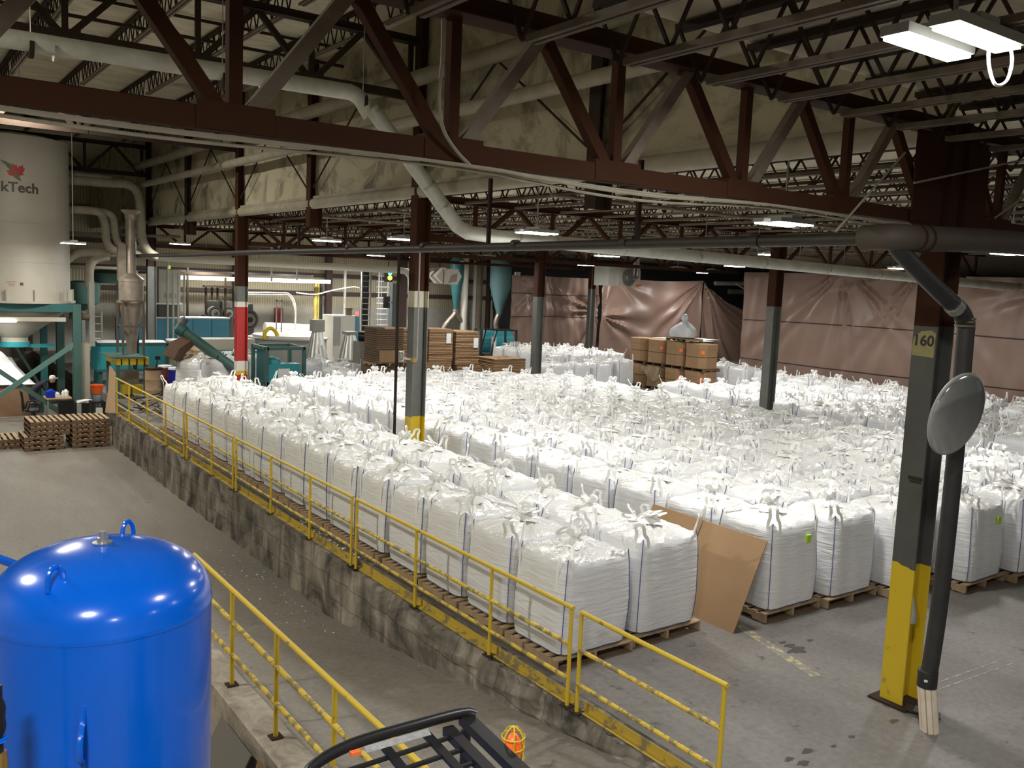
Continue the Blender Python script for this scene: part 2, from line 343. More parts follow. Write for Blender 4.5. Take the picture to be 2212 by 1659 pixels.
# edge wall of the raised floor: blocks with a crumbling lip
rw = random.Random(3)
def wave(y): return 0.5*math.sin(3.1*y)+0.3*math.sin(7.7*y+1)+0.2*math.sin(17*y+2)+0.25*math.sin(31*y)
def wallpt(u, v):
    y = 4.7+u*23.7; zb = rampz(y)-0.05; z = zb+(0-zb)*v
    nearness = max(0, min(1, (14-y)/5)); lip = max(0, 1-abs(z)/0.22)
    x = XE + 0.02*math.sin(9*y+4*z) + lip*nearness*(0.07+0.09*wave(y)) + 0.03*nearness*wave(2*y+z*9)*max(0, 1-abs(z+0.25)/0.3)
    zz = z - max(0, 0.05+0.06*wave(y*1.3))*nearness*(1 if v > 0.99 else 0)
    return (x, y, zz)
m = MB(); m.grid(wallpt, 360, 14)
m.grid(lambda u, v: (wallpt(u, 1)[0]*(1-v)+(XE+0.36)*v, 4.7+u*23.7, wallpt(u, 1)[2]*(1-v)), 360, 2)
struct(m, 'wall_ramp', WALLC, True)
m = MB(); m.bx(XE+0.02, 6.4, 28.42, 28.6, -1.05, -0.001); m.bx(6.42, 6.5, 28.6, 60, -1.05, -0.001); struct(m, 'wall_ramp_2', WALLC)
m = MB()                                             # curb on the near side of the ramp
m.grid(lambda u, v: (2.86+0.34*u, 3.0+v*8.4, -0.06+0.012*math.sin(40*v)*u), 4, 120)
m.bx(2.88, 3.18, 3.0, 11.4, -1.05, -0.075)
struct(m, 'wall_curb', CURBC)
# far walls
m = MB(); m.bx(-8, 34, 50.0, 50.25, 2.45, 10); struct(m, 'wall_far', PANEL)
m = MB(); m.bx(-8, 34, 49.9, 50.25, -1.0, 2.45); struct(m, 'wall_far_2', BLOCK)
m = MB(); m.bx(67, 67.3, -8, 60, -0.3, 7); m.bx(34, 67, 55, 55.3, -0.3, 7); struct(m, 'wall_right', mat('far_dark_wall', (0.10, 0.11, 0.12), 0.8))
m = MB(); m.bx(-8.2, -8, -8, 60, -1, 10); struct(m, 'wall_left', PANEL)
m = MB(); m.bx(-8, 34, -8.2, -8, -1, 7); struct(m, 'wall_back', BLOCK)
# girts and posts of the far wall
m = MB()
for z, h in ((4.30, 0.24), (3.25, 0.22), (5.6, 0.22), (7.2, 0.25)): m.bx(-8, 34, 49.82, 49.98, z-h/2, z+h/2)
struct(m, 'trim_1', mat('girt_brown', (0.07, 0.045, 0.038), 0.7))
for k, X in enumerate((-3, 3, 6.2, 10.8, 16.5, 22.0, 27.0, 31.5)):
    m = MB(); m.bx(X-0.18, X+0.18, 49.5, 49.75, -1 if X < 6 else 0, 6.6)
    o = build(m, 'wall_post', mat('post_brown', (0.075, 0.045, 0.040), 0.7), None, False, (X, 49.6, 0))
    tag(o, 'dark brown steel post of the pale far wall, %s from the left' % ORD[k+1], 'post', 'posts of the far wall')
# upper (clerestory) wall between the tall bay and the low roof
m = MB(); m.grid(lambda u, v: (9.13+0.035*math.sin(9*u*7+5*v)*math.sin(5.45*0.29*u*24), 5.2+u*44.8, 6.2+v*3.5), 240, 24)
m.bx(9.2, 9.3, 5.2, 50, 6.2, 9.7); struct(m, 'wall_upper', INSUL, True)
m = MB(); m.bx(-8, 9.2, 5.05, 5.2, 6.5, 9.7); struct(m, 'wall_upper_2', INSUL)
m = MB(); m.bx(-8, 9.3, 5.1, 60, 9.62, 9.75); struct(m, 'ceiling', DECK)
m = MB(); m.bx(9.3, 67, 5.1, 60, 6.42, 6.5); m.bx(-8, 67, -8, 5.1, 6.42, 6.5); struct(m, 'ceiling_2', DECK)
# sill tubes under the upper wall, one between each two posts
PY = [5.1, 10.6, 16.05, 21.45, 26.85, 32.2, 37.6, 43.0]
for k in range(len(PY)-1):
    m = MB(); a, b = PY[k]-0.02, PY[k+1]-0.14
    m.tube([(9.02, a, 6.12), (9.02, b, 6.12)], 0.13, 14); m.bx(8.98, 9.12, a+0.1, b, 6.22, 6.30)
    o = build(m, 'sill_tube', DUCTD, None, True, (9.02, a, 6.0))
    tag(o, 'dusty rounded sill tube under the stained upper wall, %s bay from the camera' % ORD[k+1], 'sill tube', 'sill tubes of the upper wall')

# ================================================================ STEEL
def wcol(m, x, y, z0, z1, slot):
    """wide flange: flanges face -X and +X"""
    m.slot(slot); m.bx(x-0.165, x-0.143, y-0.13, y+0.13, z0, z1); m.bx(x+0.143, x+0.165, y-0.13, y+0.13, z0, z1); m.bx(x-0.143, x+0.143, y-0.009, y+0.009, z0, z1)
def column(x, y, bands, label, plate=True, parts=None):
    t = thing('steel_column', (x, y, bands[0][0]), label, 'column', 'steel columns')
    m = MB(); mats = []
    for z0, z1, mt in bands:
        if mt not in mats: mats.append(mt)
        wcol(m, x, y, z0, z1, mats.index(mt))
    build(m, 'shaft', mats, t)
    if plate:
        m = MB(); m.bx(x-0.25, x+0.24, y-0.22, y+0.22, bands[0][0], bands[0][0]+0.025); build(m, 'base_plate', STEELD, t)
    return t
CX = 9.085
c160 = column(CX, 5.09, [(0.0, 1.53, YELC), (1.53, 4.12, GREYP), (4.12, 6.2, STEEL)], 'nearest steel column with yellow foot and the number 160')
# jagged edge of the yellow paint, number patch and digits
m = MB(); xf = CX-0.166
m.poly([(xf, 4.962, 1.50), (xf, 5.218, 1.50), (xf, 5.218, 1.57), (xf, 5.16, 1.575), (xf, 5.10, 1.55), (xf, 5.03, 1.545), (xf, 4.962, 1.51)], (-0.001, 0, 0)); build(m, 'paint_edge', YELC, c160)
za = 3.80; m = MB(); m.poly([(xf, 4.975, za), (xf, 5.212, za+0.01), (xf, 5.216, za+0.12), (xf, 5.205, za+0.20), (xf, 5.13, za+0.265), (xf, 5.02, za+0.28), (xf, 4.97, za+0.25)], (-0.0012, 0, 0)); np_ = build(m, 'number_patch', mat('faded_yellow', (0.34, 0.30, 0.11), 0.6, noise=(14, 0.6, (0.24, 0.22, 0.10))), c160)
m = MB(); text_into(m, '160', 0.155, lambda u, v, ww: Vector((xf-0.0014-ww, 5.097-u, za+0.165+v)), 0.002, 0.004); build(m, 'digits', INK, np_)
m = MB(); m.lathe([(0.02, 0.0), (0.055, 0.01), (0.06, 0.05), (0.05, 0.12), (0.03, 0.20), (0.012, 0.30)], (8.99, 4.99, 0.93), 12); build(m, 'alarm_horn', GREYM, c160, True)
m = MB(); m.bx(xf-0.012, xf, 4.97, 5.12, 2.50, 2.53); m.bx(xf-0.012, xf, 4.98, 5.10, 2.47, 2.485); build(m, 'strap', STEELD, c160)
column(CX, 16.05, [(0.0, 1.55, YELC), (1.55, 3.80, GREYL), (3.80, 4.13, CREAMP), (4.13, 9.62, STEEL)], 'steel column with yellow foot and cream patch amid the bulk bags')
column(CX, 26.85, [(0.0, 1.24, RED), (1.24, 1.36, YELC), (1.36, 1.66, WHITEP), (1.66, 3.30, RED), (3.30, 3.46, WHITEP), (3.46, 3.92, GREYL), (3.92, 9.62, STEEL)], 'steel column banded red, white and yellow beside the green auger')
column(CX, 37.6, [(0.0, 1.35, YELC), (1.35, 4.4, GREYL), (4.4, 9.62, STEELD)], 'steel column with yellow foot before the blue cabinets')
column(20.35, 16.05, [(0.0, 4.02, GREYL), (4.02, 6.2, STEEL)], 'grey and brown steel column before the long brown tarp')
column(20.35, 26.85, [(0.0, 3.88, GREYL), (3.88, 6.2, STEEL)], 'grey and brown steel column between the cardboard stacks and the boxes')
column(31.6, 37.0, [(0.0, 4.2, GREYL), (4.2, 6.2, STEEL)], 'distant grey steel column beside the round silver duct')
for k, (y, mt) in enumerate(((10.6, STEELD), (21.45, STEEL), (32.2, STEELD))):
    m = MB(); wcol(m, CX, y, 5.55, 9.62, 0)
    tag(build(m, 'hanging_post', mt, None, False, (CX, y, 5.55)), 'dark steel post hanging on the upper wall, %s from the camera' % ORD[k+1], 'post', 'hanging posts of the upper wall')

def truss(y, x0, x1, zb, zt, nodes_, half, label, mt, web=0.085, ch=0.125, ext=0.14):
    t = thing('roof_truss', ((x0+x1)/2, y, zb), label, 'truss', 'roof trusses')
    m = MB(); m.bx(x0, x1, y-0.05, y+0.05, zb, zb+ch); build(m, 'bottom_chord', mt, t)
    m = MB(); m.bx(x0, x1, y-0.05, y+0.05, zt, zt+ext); m.bx(x0, x1, y-0.13, y+0.09, zt-0.012, zt); build(m, 'top_chord', mt, t)
    for b in nodes_:
        if x0 < b < x1:
            build(MB().bx(b-web*0.45, b+web*0.45, y-0.035, y+0.035, zb+ch*0.5, zt), 'vertical', mt, t)
            build(MB().bx(b-0.22, b+0.22, y-0.056, y+0.056, zb+0.004, zb+ch+0.03), 'gusset', mt, t)
            for sg in (-1, 1):
                q = b+sg*half
                if x0 < q < x1:
                    build(MB().bar((b+sg*0.05, y-0.01*sg, zb+ch*0.6), (q, y-0.01*sg, zt+0.02), web, web*0.9, (0, 1, 0)), 'diagonal', mt if sg < 0 else STEELP if label.startswith('near') else mt, t)
    return t
NB = [1.69-1.42*3+1.415*k for k in range(26)]
truss(5.1, -6, 30.8, 5.155, 6.075, NB, 0.71, 'near brown roof truss spanning the whole view above the ramp', STEEL)
m = MB(); m.bx(8.35, 9.75, 5.02, 5.035, 5.10, 6.05)
build(m, 'gusset_plate', STEEL, c160)
for k, y in enumerate((16.05, 26.85, 37.6)):
    truss(y, 9.3, 31.4, 5.15, 5.95, [10.4+2.05*i for i in range(11)], 1.0, 'brown roof truss of the low bay, %s beyond the near truss' % ORD[k+1], STEEL)
    for xx in (9.07, 20.35):
        pass
for k, y in enumerate((16.05, 26.85, 37.6)):
    truss(y, -7, 8.9, 7.86, 8.95, [0.4+2.05*i-6 for i in range(8)], 1.02, 'dark roof truss of the tall bay, %s beyond the near truss' % ORD[k+1], STEELD, 0.10, 0.16, 0.14)

def joist_mesh(L, depth, cw, pitch, rod, parts):
    """bar joist along +Y from the origin; bottom at 0"""
    top = MB().bx(-cw, cw, 0, L, depth-0.05, depth); bot = MB()
    bot.bx(-cw, -cw*0.25, pitch*0.7, L-pitch*0.7, 0, 0.045); bot.bx(cw*0.25, cw, pitch*0.7, L-pitch*0.7, 0, 0.045)
    web = MB(); n = int(L/pitch); z0, z1 = 0.04, depth-0.03
    for i in range(n):
        y = i*pitch
        web.bar((0, y, z1), (0, y+pitch/2, z0), rod, rod); web.bar((0, y+pitch/2, z0), (0, y+pitch, z1), rod, rod)
    return top, bot, web
JT, JB, JW = [x.data(n, mt) for x, n, mt in zip(joist_mesh(13.0, 0.50, 0.05, 0.50, 0.022, True), ('top_chord', 'bottom_chord', 'web'), (STEELD, STEELP, STEELD))]
JL = 13.0
def joist_parts(x, y0, z, label, group, datas):
    t = thing('bar_joist', (x, y0, z), label, 'joist', group)
    for n, d in zip(('top_chord', 'bottom_chord', 'web'), datas):
        o = bpy.data.objects.new(n, d); C.objects.link(o); o.parent = t
    return t
nx = [3.45+0.825*k for k in range(-5, 15)]
for i, x in enumerate(nx):
    joist_parts(x, 5.1-JL, 5.9, 'dusty bar joist above the camera, %s from the left' % (ORD[i+1] if i < 20 else 'far right group'), 'bar joists over the near floor', (JT, JB, JW))
def one_joist(L, depth, cw, pitch, rod):
    a, b, c_ = joist_mesh(L, depth, cw, pitch, rod, False); m = MB()
    for q, s_ in ((a, 0), (b, 1), (c_, 0)): m.slot(s_).add(q.v, q.f)
    return m.data('bar_joist', [STEELD, STEELP])
LJ = [one_joist(L, 0.47, 0.05, 0.55, 0.022) for L in (10.8, 10.7, 10.6)]
for k, (y0, me) in enumerate(zip((5.2, 16.1, 26.9), LJ)):
    for i in range(18):
        x = 9.9+1.23*i
        o = bpy.data.objects.new('bar_joist', me); C.objects.link(o); o.location = (x, y0, 5.92)
        tag(o, 'bar joist under the low roof, %s from the upper wall in the %s bay' % (ORD[i+1], ('near', 'middle', 'far')[k]), 'joist', 'bar joists of the low roof')
HT, HB, HW = [x.data(n, mt) for x, n, mt in zip(joist_mesh(10.8, 0.52, 0.06, 0.42, 0.022, True), ('top_chord', 'bottom_chord', 'web'), (STEELD, STEELP, STEELD))]
for k, y0 in enumerate((5.2, 16.1, 26.9)):
    for i in range(9):
        joist_parts(-5.2+1.65*i, y0, 9.08, 'bar joist under the tall roof, %s from the left in the %s bay' % (ORD[i+1], ('near', 'middle', 'far')[k]), 'bar joists of the tall bay', (HT, HB, HW))
for k, y in enumerate((8.8, 12.4, 19.7, 23.3, 30.5)):
    m = MB(); m.bx(-7, 9.0, y-0.03, y+0.03, 9.12, 9.18); m.bx(-7, 9.0, y+0.02, y+0.05, 9.52, 9.58)
    tag(build(m, 'bridging_bar', STEELD, None, False, (0, y, 9.1)), 'thin bridging bar crossing the joists of the tall bay, %s from camera' % ORD[k+1], 'bridging', 'bridging bars')
# thin cross braces on the upper wall
for k in range(6):
    m = MB(); ya, yb = PY[k]+0.2, PY[k+1]-0.2
    m.bar((8.97, ya, 6.5), (8.97, (ya+yb)/2, 8.2), 0.03, 0.03); m.bar((8.97, yb, 6.5), (8.97, (ya+yb)/2, 8.2), 0.03, 0.03)
    tag(build(m, 'brace_rod', STEELD, None, False, (8.97, ya, 6.5)), 'thin dark brace rods on the upper wall, %s bay from the camera' % ORD[k+1], 'brace', 'brace rods of the upper wall')

# ================================================================ LAMPS
LENS = mat('lamp_lens', (1, 1, 1), 0.3, emit=((1.0, 0.99, 0.96), 22.0))
def led(x, y, z, power, label, col=(1.0, 0.98, 0.95), L=0.69, along='x', stem=True):
    t = thing('high_bay_light', (x, y, z), label, 'ceiling light', 'high bay lights')
    dx, dy = (L, 0.42) if along == 'x' else (0.42, L)
    m = MB()
    for s_ in (-1, 1):
        o = s_*0.14
        if along == 'x': m.bx(x-L/2, x+L/2, y+o-0.085, y+o+0.085, z+0.02, z+0.075)
        else: m.bx(x+o-0.085, x+o+0.085, y-L/2, y+L/2, z+0.02, z+0.075)
    m.bx(x-0.10, x+0.10, y-0.20, y+0.20, z+0.075, z+0.12)
    if stem: m.bar((x, y, z+0.12), (x, y, (9.62 if (x < 9 and y > 5.1) else 6.42)), 0.02, 0.02)
    build(m, 'housing', GREYM, t)
    for s_ in (-1, 1):
        o = s_*0.14
        if along == 'x': mm = MB().bx(x-L/2+0.015, x+L/2-0.015, y+o-0.07, y+o+0.07, z, z+0.02)
        else: mm = MB().bx(x+o-0.07, x+o+0.07, y-L/2+0.015, y+L/2-0.015, z, z+0.02)
        build(mm, 'lens', LENS, t)
    add_light(t, (x, y, z-0.02), dx, dy, power, col)
    return t
PW = 172
low = [(9.87, 13.17), (9.71, 7.6), (10.16, 23.1), (9.63, 35.5), (10.42, 19.2), (21.86, 17.5), (18.3, 20.8), (19.2, 28.7), (18.26, 36.2), (17.17, 8.3), (25.62, 22.1), (26.2, 41.5), (25.7, 15.65), (26.9, 32.0), (29.3, 28.5)]
for i, (x, y) in enumerate(low):
    nm = 'in the row nearest the upper wall' if x < 12 else 'in the middle row of the low bay' if x < 22 else 'in the row nearest the brown tarps'
    k = sum(1 for a, b in low if abs(a-x) < 4 and b <= y)
    led(x, y, 5.5 if x == 21.86 else 5.28, PW, 'lit high bay light, %s from the camera %s' % (ORD[k], nm))
NL = onz(2057, 97, 5.80)
near = led(NL.x, NL.y, 5.80, 120, 'lit twin bar light close to the camera with a hanging cable loop')
m = MB(); m.tube(smoothpath([NL+Vector(q_) for q_ in ((0.12, -0.14, 0.03), (0.14, -0.14, -0.10), (0.21, -0.15, -0.20), (0.31, -0.16, -0.17), (0.35, -0.16, -0.06), (0.33, -0.15, 0.03))]), 0.009, 8); build(m, 'cable_loop', PAPER, near, True)
for i, (x, y) in enumerate(((-1.0, 1.2), (11.5, 0.8), (1.0, -4.5), (9.0, -4.0))):  # unseen lamps added round the camera in place of ambient fill
    led(x, y, 5.72, (330, 60, 200, 60)[i], 'unseen fill lamp added outside the view, %s of four' % ORD[i+1])
led(-3.2, 12.0, 8.4, 800, 'lit high bay light left of the view beside the white duct', (1.0, 0.96, 0.84))
led(2.0, 24.0, 9.0, 260, 'unseen lamp added out of view to brighten the tall bay', (1.0, 0.95, 0.82))  # no known lamp here; added to lift the tall bay
p = ony(42, 190, 26.5); led(p.x, 26.5, p.z, 420, 'lamp added out of sight behind the near truss chord to brighten the silo', (1.0, 0.95, 0.84))  # extra lamp to brighten the silo, tucked behind the chord
for i, px in enumerate((445, 560, 660, 745)):  # extra lamps brightening the far wall and machines, kept out of sight
    p = ony(px, 556+(px-336)*0.0529-1.5, 44.6); led(p.x, 44.6, p.z-0.02, 330, 'added fill lamp concealed behind the long white duct, %s from the left' % ORD[i+1], (1.0, 0.97, 0.90))
for i, (x, y, pw) in enumerate(((24.8, 44.3, 260), (33.3, 35.6, 210), (39.0, 35.2, 260), (45.5, 42.0, 340))):  # lamps added to brighten the tarps and the far end
    led(x, y, 5.5, pw, 'fill lamp added in the far bay, %s from the left around the tarps' % ORD[i+1])
led(5.2, 31.2, 5.0, 130, 'added lamp over the desk, brightening the area right of the silo', (1.0, 0.95, 0.86))  # made-up lamp, added only for its light

# ================================================================ RAILINGS
def railing(x, z0f, posts, y0, y1, hs, label, group, r=0.024, toe=None, zslope=0.0, matt=YEL, rub=YELRUB):
    t = thing('yellow_railing', (x, (y0+y1)/2, z0f((y0+y1)/2)), label, 'railing', group)
    for n, h in zip(('top_rail', 'middle_rail', 'bottom_rail'), hs):
        m = MB().tube([(x, y0-(0.03 if n == 'top_rail' else 0), z0f(y0)+h), (x, y1, z0f(y1)+h)], r, 10)
        build(m, n, matt if n == 'top_rail' else rub, t, True)
    for y in posts:
        m = MB().tube([(x, y, z0f(y)+0.0), (x, y, z0f(y)+hs[0])], r*0.92, 10); build(m, 'post', matt, t, True)
        m = MB().bx(x-0.06, x+0.06, y-0.06, y+0.06, z0f(y)-0.002, z0f(y)+0.008); build(m, 'foot_plate', STEELD, t)
    if toe:
        m = MB(); m.bx(x+0.10, x+0.108, y0, y1, 0.0, 0.095); m.bx(x+0.02, x+0.10, y0, y1, 0.0, 0.008); build(m, 'toe_plate', YELK, t)
    return t
flat = lambda y: 0.0
secs = [(4.80, 6.70, (4.80, 6.70)), (6.86, 11.95, (6.86, 8.33, 10.12, 11.93)), (12.10, 17.42, (12.10, 13.69, 15.48, 17.40)), (17.60, 20.86, (17.60, 18.98, 20.84)), (21.10, 28.2, (21.10, 22.68, 24.49, 26.57, 28.1))]
for k, (a, b, ps) in enumerate(secs):
    railing(5.81, flat, ps, a, b, (1.07, 0.67, 0.30), 'yellow pipe railing along the ramp edge before the bulk bags, %s section from the camera' % ORD[k+1], 'railing sections on the raised floor', toe=True)
cz = lambda y: -0.06
railing(3.04, cz, (3.9, 5.25, 6.58, 7.90, 9.20, 10.48), 3.3, 10.60, (1.06, 0.71, 0.34), 'yellow pipe railing on the concrete curb beside the blue tank', None, 0.026, matt=YEL)

# ================================================================ BULK BAGS AND PALLETS
def bag_body(seed, detail=16):
    r = random.Random(seed); ph = [r.uniform(0, 6.3) for _ in range(8)]; N = 4*detail
    m = MB(); ax, ay = 0.525, 0.492
    def ring(i):
        side = i//detail; s_ = (i % detail)/detail*2-1; n = 8.0
        rr = 1.0/((abs(s_)**n+1)**(1/n)); x, y = rr, s_*rr
        pil = 0.024*abs(math.sin(1.5*PI*(s_+1)))
        c_, sn = [(1, 0), (0, 1), (-1, 0), (0, -1)][side]
        return Vector((x*c_-y*sn, x*sn+y*c_, 0)), Vector((c_, sn, 0)), pil, s_
    H1 = 1.13
    lv = [(0.0, 0.93), (0.025, 0.985), (0.10, 1.01), (0.22, 1.025), (0.36, 1.035), (0.5, 1.03), (0.62, 1.02), (0.74, 1.01), (0.85, 1.0), (0.93, 0.985), (1.0, 0.955)]
    lean = (r.uniform(-0.03, 0.03), r.uniform(-0.02, 0.02))
    for li, (v, k) in enumerate(lv):
        for i in range(N):
            p, nr, pil, s_ = ring(i); z = v*H1
            wob = 0.012*math.sin(3*z+ph[0]+i*0.4)+0.010*math.sin(9*z+ph[1]+0.9*i)*(1 if v > 0.4 else 0.3)
            kk = k + pil*(1 if 0.02 < v < 0.97 else 0) + wob*0.6
            corner_drop = -0.03*(1-abs(s_)**3) if v == 1.0 else 0
            m.v.append(Vector((p.x*ax*kk+lean[0]*v, p.y*ay*kk+lean[1]*v, z+(0.035 if abs(s_) > 0.97 and v == 1.0 else 0)+corner_drop)))
    nl = len(lv)
    for j in range(nl-1):
        for i in range(N):
            a = j*N+i; b = j*N+(i+1) % N; m.f.append([a, b, b+N, a+N]); m.mi.append(0)
    m.f.append(list(range(N))[::-1]); m.mi.append(0)
    top = [0.86, 0.72, 0.56, 0.40, 0.26, 0.13]; base = (nl-1)*N
    hh = r.uniform(0.07, 0.14); fold = r.randint(5, 8)
    for j, f_ in enumerate(top):
        for i in range(N):
            p, nr, pil, s_ = ring(i); an = math.atan2(p.y, p.x)
            z = H1-0.015+hh*(1-f_**1.6)+0.020*math.sin(fold*an+ph[2]+2*f_)*f_*(1.3-f_)+0.012*math.sin(13*an+ph[3]+5*f_)+0.016*math.sin(9*p.x*f_+ph[4])*math.cos(8*p.y*f_+ph[5])
            m.v.append(Vector((p.x*ax*f_*0.97+lean[0], p.y*ay*f_*0.97+lean[1], z)))
    off = len(m.v)-len(top)*N
    for j in range(len(top)):
        pa = base if j == 0 else off+(j-1)*N; pb = off+j*N
        for i in range(N):
            m.f.append([pa+i, pa+(i+1) % N, pb+(i+1) % N, pb+i]); m.mi.append(1)
    m.f.append([off+(len(top)-1)*N+i for i in range(N)]); m.mi.append(1)
    # blue seams up the corners and round the foot
    sm = MB()
    for side in range(4):
        i = (side*detail) % N; pts = []
        for j in range(1, nl):
            q = m.v[j*N+i]; d = Vector((q.x, q.y, 0)).normalized(); pts.append(q+d*0.006)
        sm.tube(pts, 0.0055, 5)
    sm.tube([m.v[N+(i % N)]*1.004 for i in range(0, N+1, 2)], 0.0045, 4, False)
    return m, hh+H1, lean, sm
def ribbon(m, pts, dirs, wd, th=0.006):
    pts = [Vector(p) for p in pts]; n = len(pts); base = len(m.v)
    for i, p in enumerate(pts):
        t = (pts[min(i+1, n-1)]-pts[max(i-1, 0)]).normalized(); d = Vector(dirs[i]); nn = (d-t*d.dot(t)).normalized(); s_ = t.cross(nn)
        for a, b in ((-1, -1), (1, -1), (1, 1), (-1, 1)): m.v.append(p+s_*wd/2*a+nn*th/2*b)
    for i in range(n-1):
        for k in range(4):
            a = base+i*4+k; b = base+i*4+(k+1) % 4; m.f.append([a, b, b+4, a+4]); m.mi.append(m.cur)
    m.f.append([base+3, base+2, base+1, base]); m.mi.append(m.cur); k = base+(n-1)*4; m.f.append([k, k+1, k+2, k+3]); m.mi.append(m.cur)
    return m
def loop_mesh(seed, sx, sy):
    r = random.Random(seed); m = MB(); x0, y0, zt = 0.525*0.96, 0.492*0.96, 1.13
    A = Vector((sx*(x0+0.022), sy*(y0-0.12), 0.76)); A2 = Vector((sx*(x0+0.012), sy*(y0-0.10), zt))
    B = Vector((sx*(x0-0.12), sy*(y0+0.022), 0.76)); B2 = Vector((sx*(x0-0.10), sy*(y0+0.012), zt))
    mid = (A2+B2)/2; h = r.uniform(0.13, 0.24); mode = r.random()
    outd = Vector((sx, sy, 0)).normalized()
    ln = outd*r.uniform(-0.10, 0.05)+Vector((r.uniform(-0.07, 0.07), r.uniform(-0.07, 0.07), 0))
    if mode < 0.22: ln = -outd*r.uniform(0.16, 0.24); h = r.uniform(0.10, 0.14)
    ap = mid+Vector((0, 0, h))+ln; sp = (B2-A2).normalized()*0.045
    pts = smoothpath([A, A2, A2*0.5+ap*0.5-sp*0.2, ap-sp, ap+Vector((0, 0, 0.02)), ap+sp, B2*0.5+ap*0.5+sp*0.2, B2, B], 4)
    cen = Vector((outd.x*0.1, outd.y*0.1, 0))
    n = len(pts); dirs = []
    for i, p in enumerate(pts):
        u = i/(n-1)
        dirs.append(Vector((sx, 0, 0))*(1-u)+Vector((0, sy, 0))*u if p.z < zt+0.01 else (p-(mid*0.7+Vector((0, 0, (zt+h*0.5)*0.3+0.35*0)))).normalized()+outd*0.4)
    return ribbon(m, pts, dirs, 0.042)
def spout_mesh(seed, top, lean):
    r = random.Random(seed); m = MB(); tl = (r.uniform(-0.10, 0.10), r.uniform(-0.10, 0.10)); flop = r.random() < 0.3
    p1, p2 = r.uniform(0, 6), r.uniform(0, 6)
    prof = [(0.20, -0.02), (0.14, 0.015), (0.075, 0.04), (0.042, 0.06), (0.044, 0.07), (0.07, 0.09), (0.095, 0.12), (0.105, 0.155), (0.08, 0.165), (0.045, 0.13)]
    def fx(p, a, i):
        k = 1+(0.30*math.sin(5*a+p1)+0.20*math.sin(8*a+p2+i*0.6))*(0.25 if i in (3, 4) else 1)
        z = p.z+0.03*math.sin(4*a+p2)*(1 if i > 5 else 0)
        t = max(0, z)/0.25; sx_, sy_ = tl[0]*t*t*(2.2 if flop else 1), tl[1]*t*t*(2.2 if flop else 1)
        return Vector((p.x*k+sx_, p.y*k+sy_, z*(0.62 if flop else 1)))
    m.lathe(prof, (lean[0], lean[1], top-0.01), 26, fx)
    cd = MB(); cd.tube(smoothpath([(lean[0]+0.06, lean[1], top+0.08), (lean[0]+0.12, lean[1]+0.05*math.sin(p1), top+0.06), (lean[0]+0.17, lean[1]+0.10*math.sin(p1), top-0.005)], 4), 0.007, 5)
    cd.tube([(lean[0]+0.052*math.cos(2*PI*i/10), lean[1]+0.052*math.sin(2*PI*i/10), top+0.052) for i in range(11)], 0.007, 5, False)
    return m, cd
NVAR = 7; BAGV = []; BAGONE = []
for s_ in range(NVAR):
    b_, tp, le, sm_ = bag_body(100+s_)
    lo = [loop_mesh(200+s_*10+i, sx, sy) for i, (sx, sy) in enumerate(((1, 1), (-1, 1), (-1, -1), (1, -1)))]
    sp, cd = spout_mesh(300+s_, tp, le)
    BAGV.append((b_.data('bag_body', [BAGM, BAGT], True), [q.data('lifting_loop', BAGLOOP, True) for q in lo], sp.data('tied_spout', [MATS['bag_spout_film']], True), sm_.data('blue_seam', SEAMB, True), cd.data('tie_cord', BAGLOOP, True)))
    one, _t, _l, so = bag_body(100+s_, 10)
    one.slot(2).add(so.v, so.f); one.slot(3).add(cd.v, cd.f); one.slot(4).add(sp.v, sp.f)
    for q in lo: one.slot(3).add(q.v, q.f)
    BAGONE.append(one.data('bulk_bag', [BAGM, BAGT, SEAMB, BAGLOOP, MATS['bag_spout_film']], True))
def bag(x, y, z, label, group='white bulk bags', rz=0.0, far=False, var=None, flip=False):
    v = R.randrange(NVAR) if var is None else var
    if far:
        t = bpy.data.objects.new('bulk_bag', BAGONE[v]); C.objects.link(t); t.location = (x, y, z); t.rotation_euler = (0, 0, rz)
        return tag(t, label, 'bulk bag', group)
    t = thing('bulk_bag', (x, y, z), label, 'bulk bag', group); t.rotation_euler = (0, 0, rz)
    for n, d in [('bag_body', BAGV[v][0])]+[('lifting_loop', d) for d in BAGV[v][1]]+[('tied_spout', BAGV[v][2])]:
        o = bpy.data.objects.new(n, d); C.objects.link(o); o.parent = t
        for sn, sd in ((('blue_seam', BAGV[v][3]),) if n == 'bag_body' else (('tie_cord', BAGV[v][4]),) if n == 'tied_spout' else ()):
            q = bpy.data.objects.new(sn, sd); C.objects.link(q); q.parent = o
    return t
# pallets: 1.20 along X, 1.02 along Y, 0.14 high
PX, PYL, PH = 1.19, 1.02, 0.14
def pallet_parts(long_stringers='y'):
    deck, bot, st = MB(), MB(), []
    n = 7
    for i in range(n):
        y = -PYL/2+0.05+i*(PYL-0.10)/(n-1); w_ = 0.10 if i not in (0, n-1) else 0.11
        deck.box((0, y, PH-0.009), (PX, w_-0.012, 0.018))
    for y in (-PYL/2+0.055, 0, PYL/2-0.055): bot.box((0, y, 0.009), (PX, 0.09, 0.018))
    return deck, bot
def stringer(x):
    """notched along Y"""
    pts = [(-PYL/2, 0.018), (-0.30, 0.018), (-0.28, 0.058), (-0.12, 0.058), (-0.10, 0.018), (0.10, 0.018), (0.12, 0.058), (0.28, 0.058), (0.30, 0.018), (PYL/2, 0.018), (PYL/2, PH-0.018), (-PYL/2, PH-0.018)]
    return MB().poly([(x-0.019, y, z) for y, z in pts], (0.038, 0, 0))
pd, pb = pallet_parts()
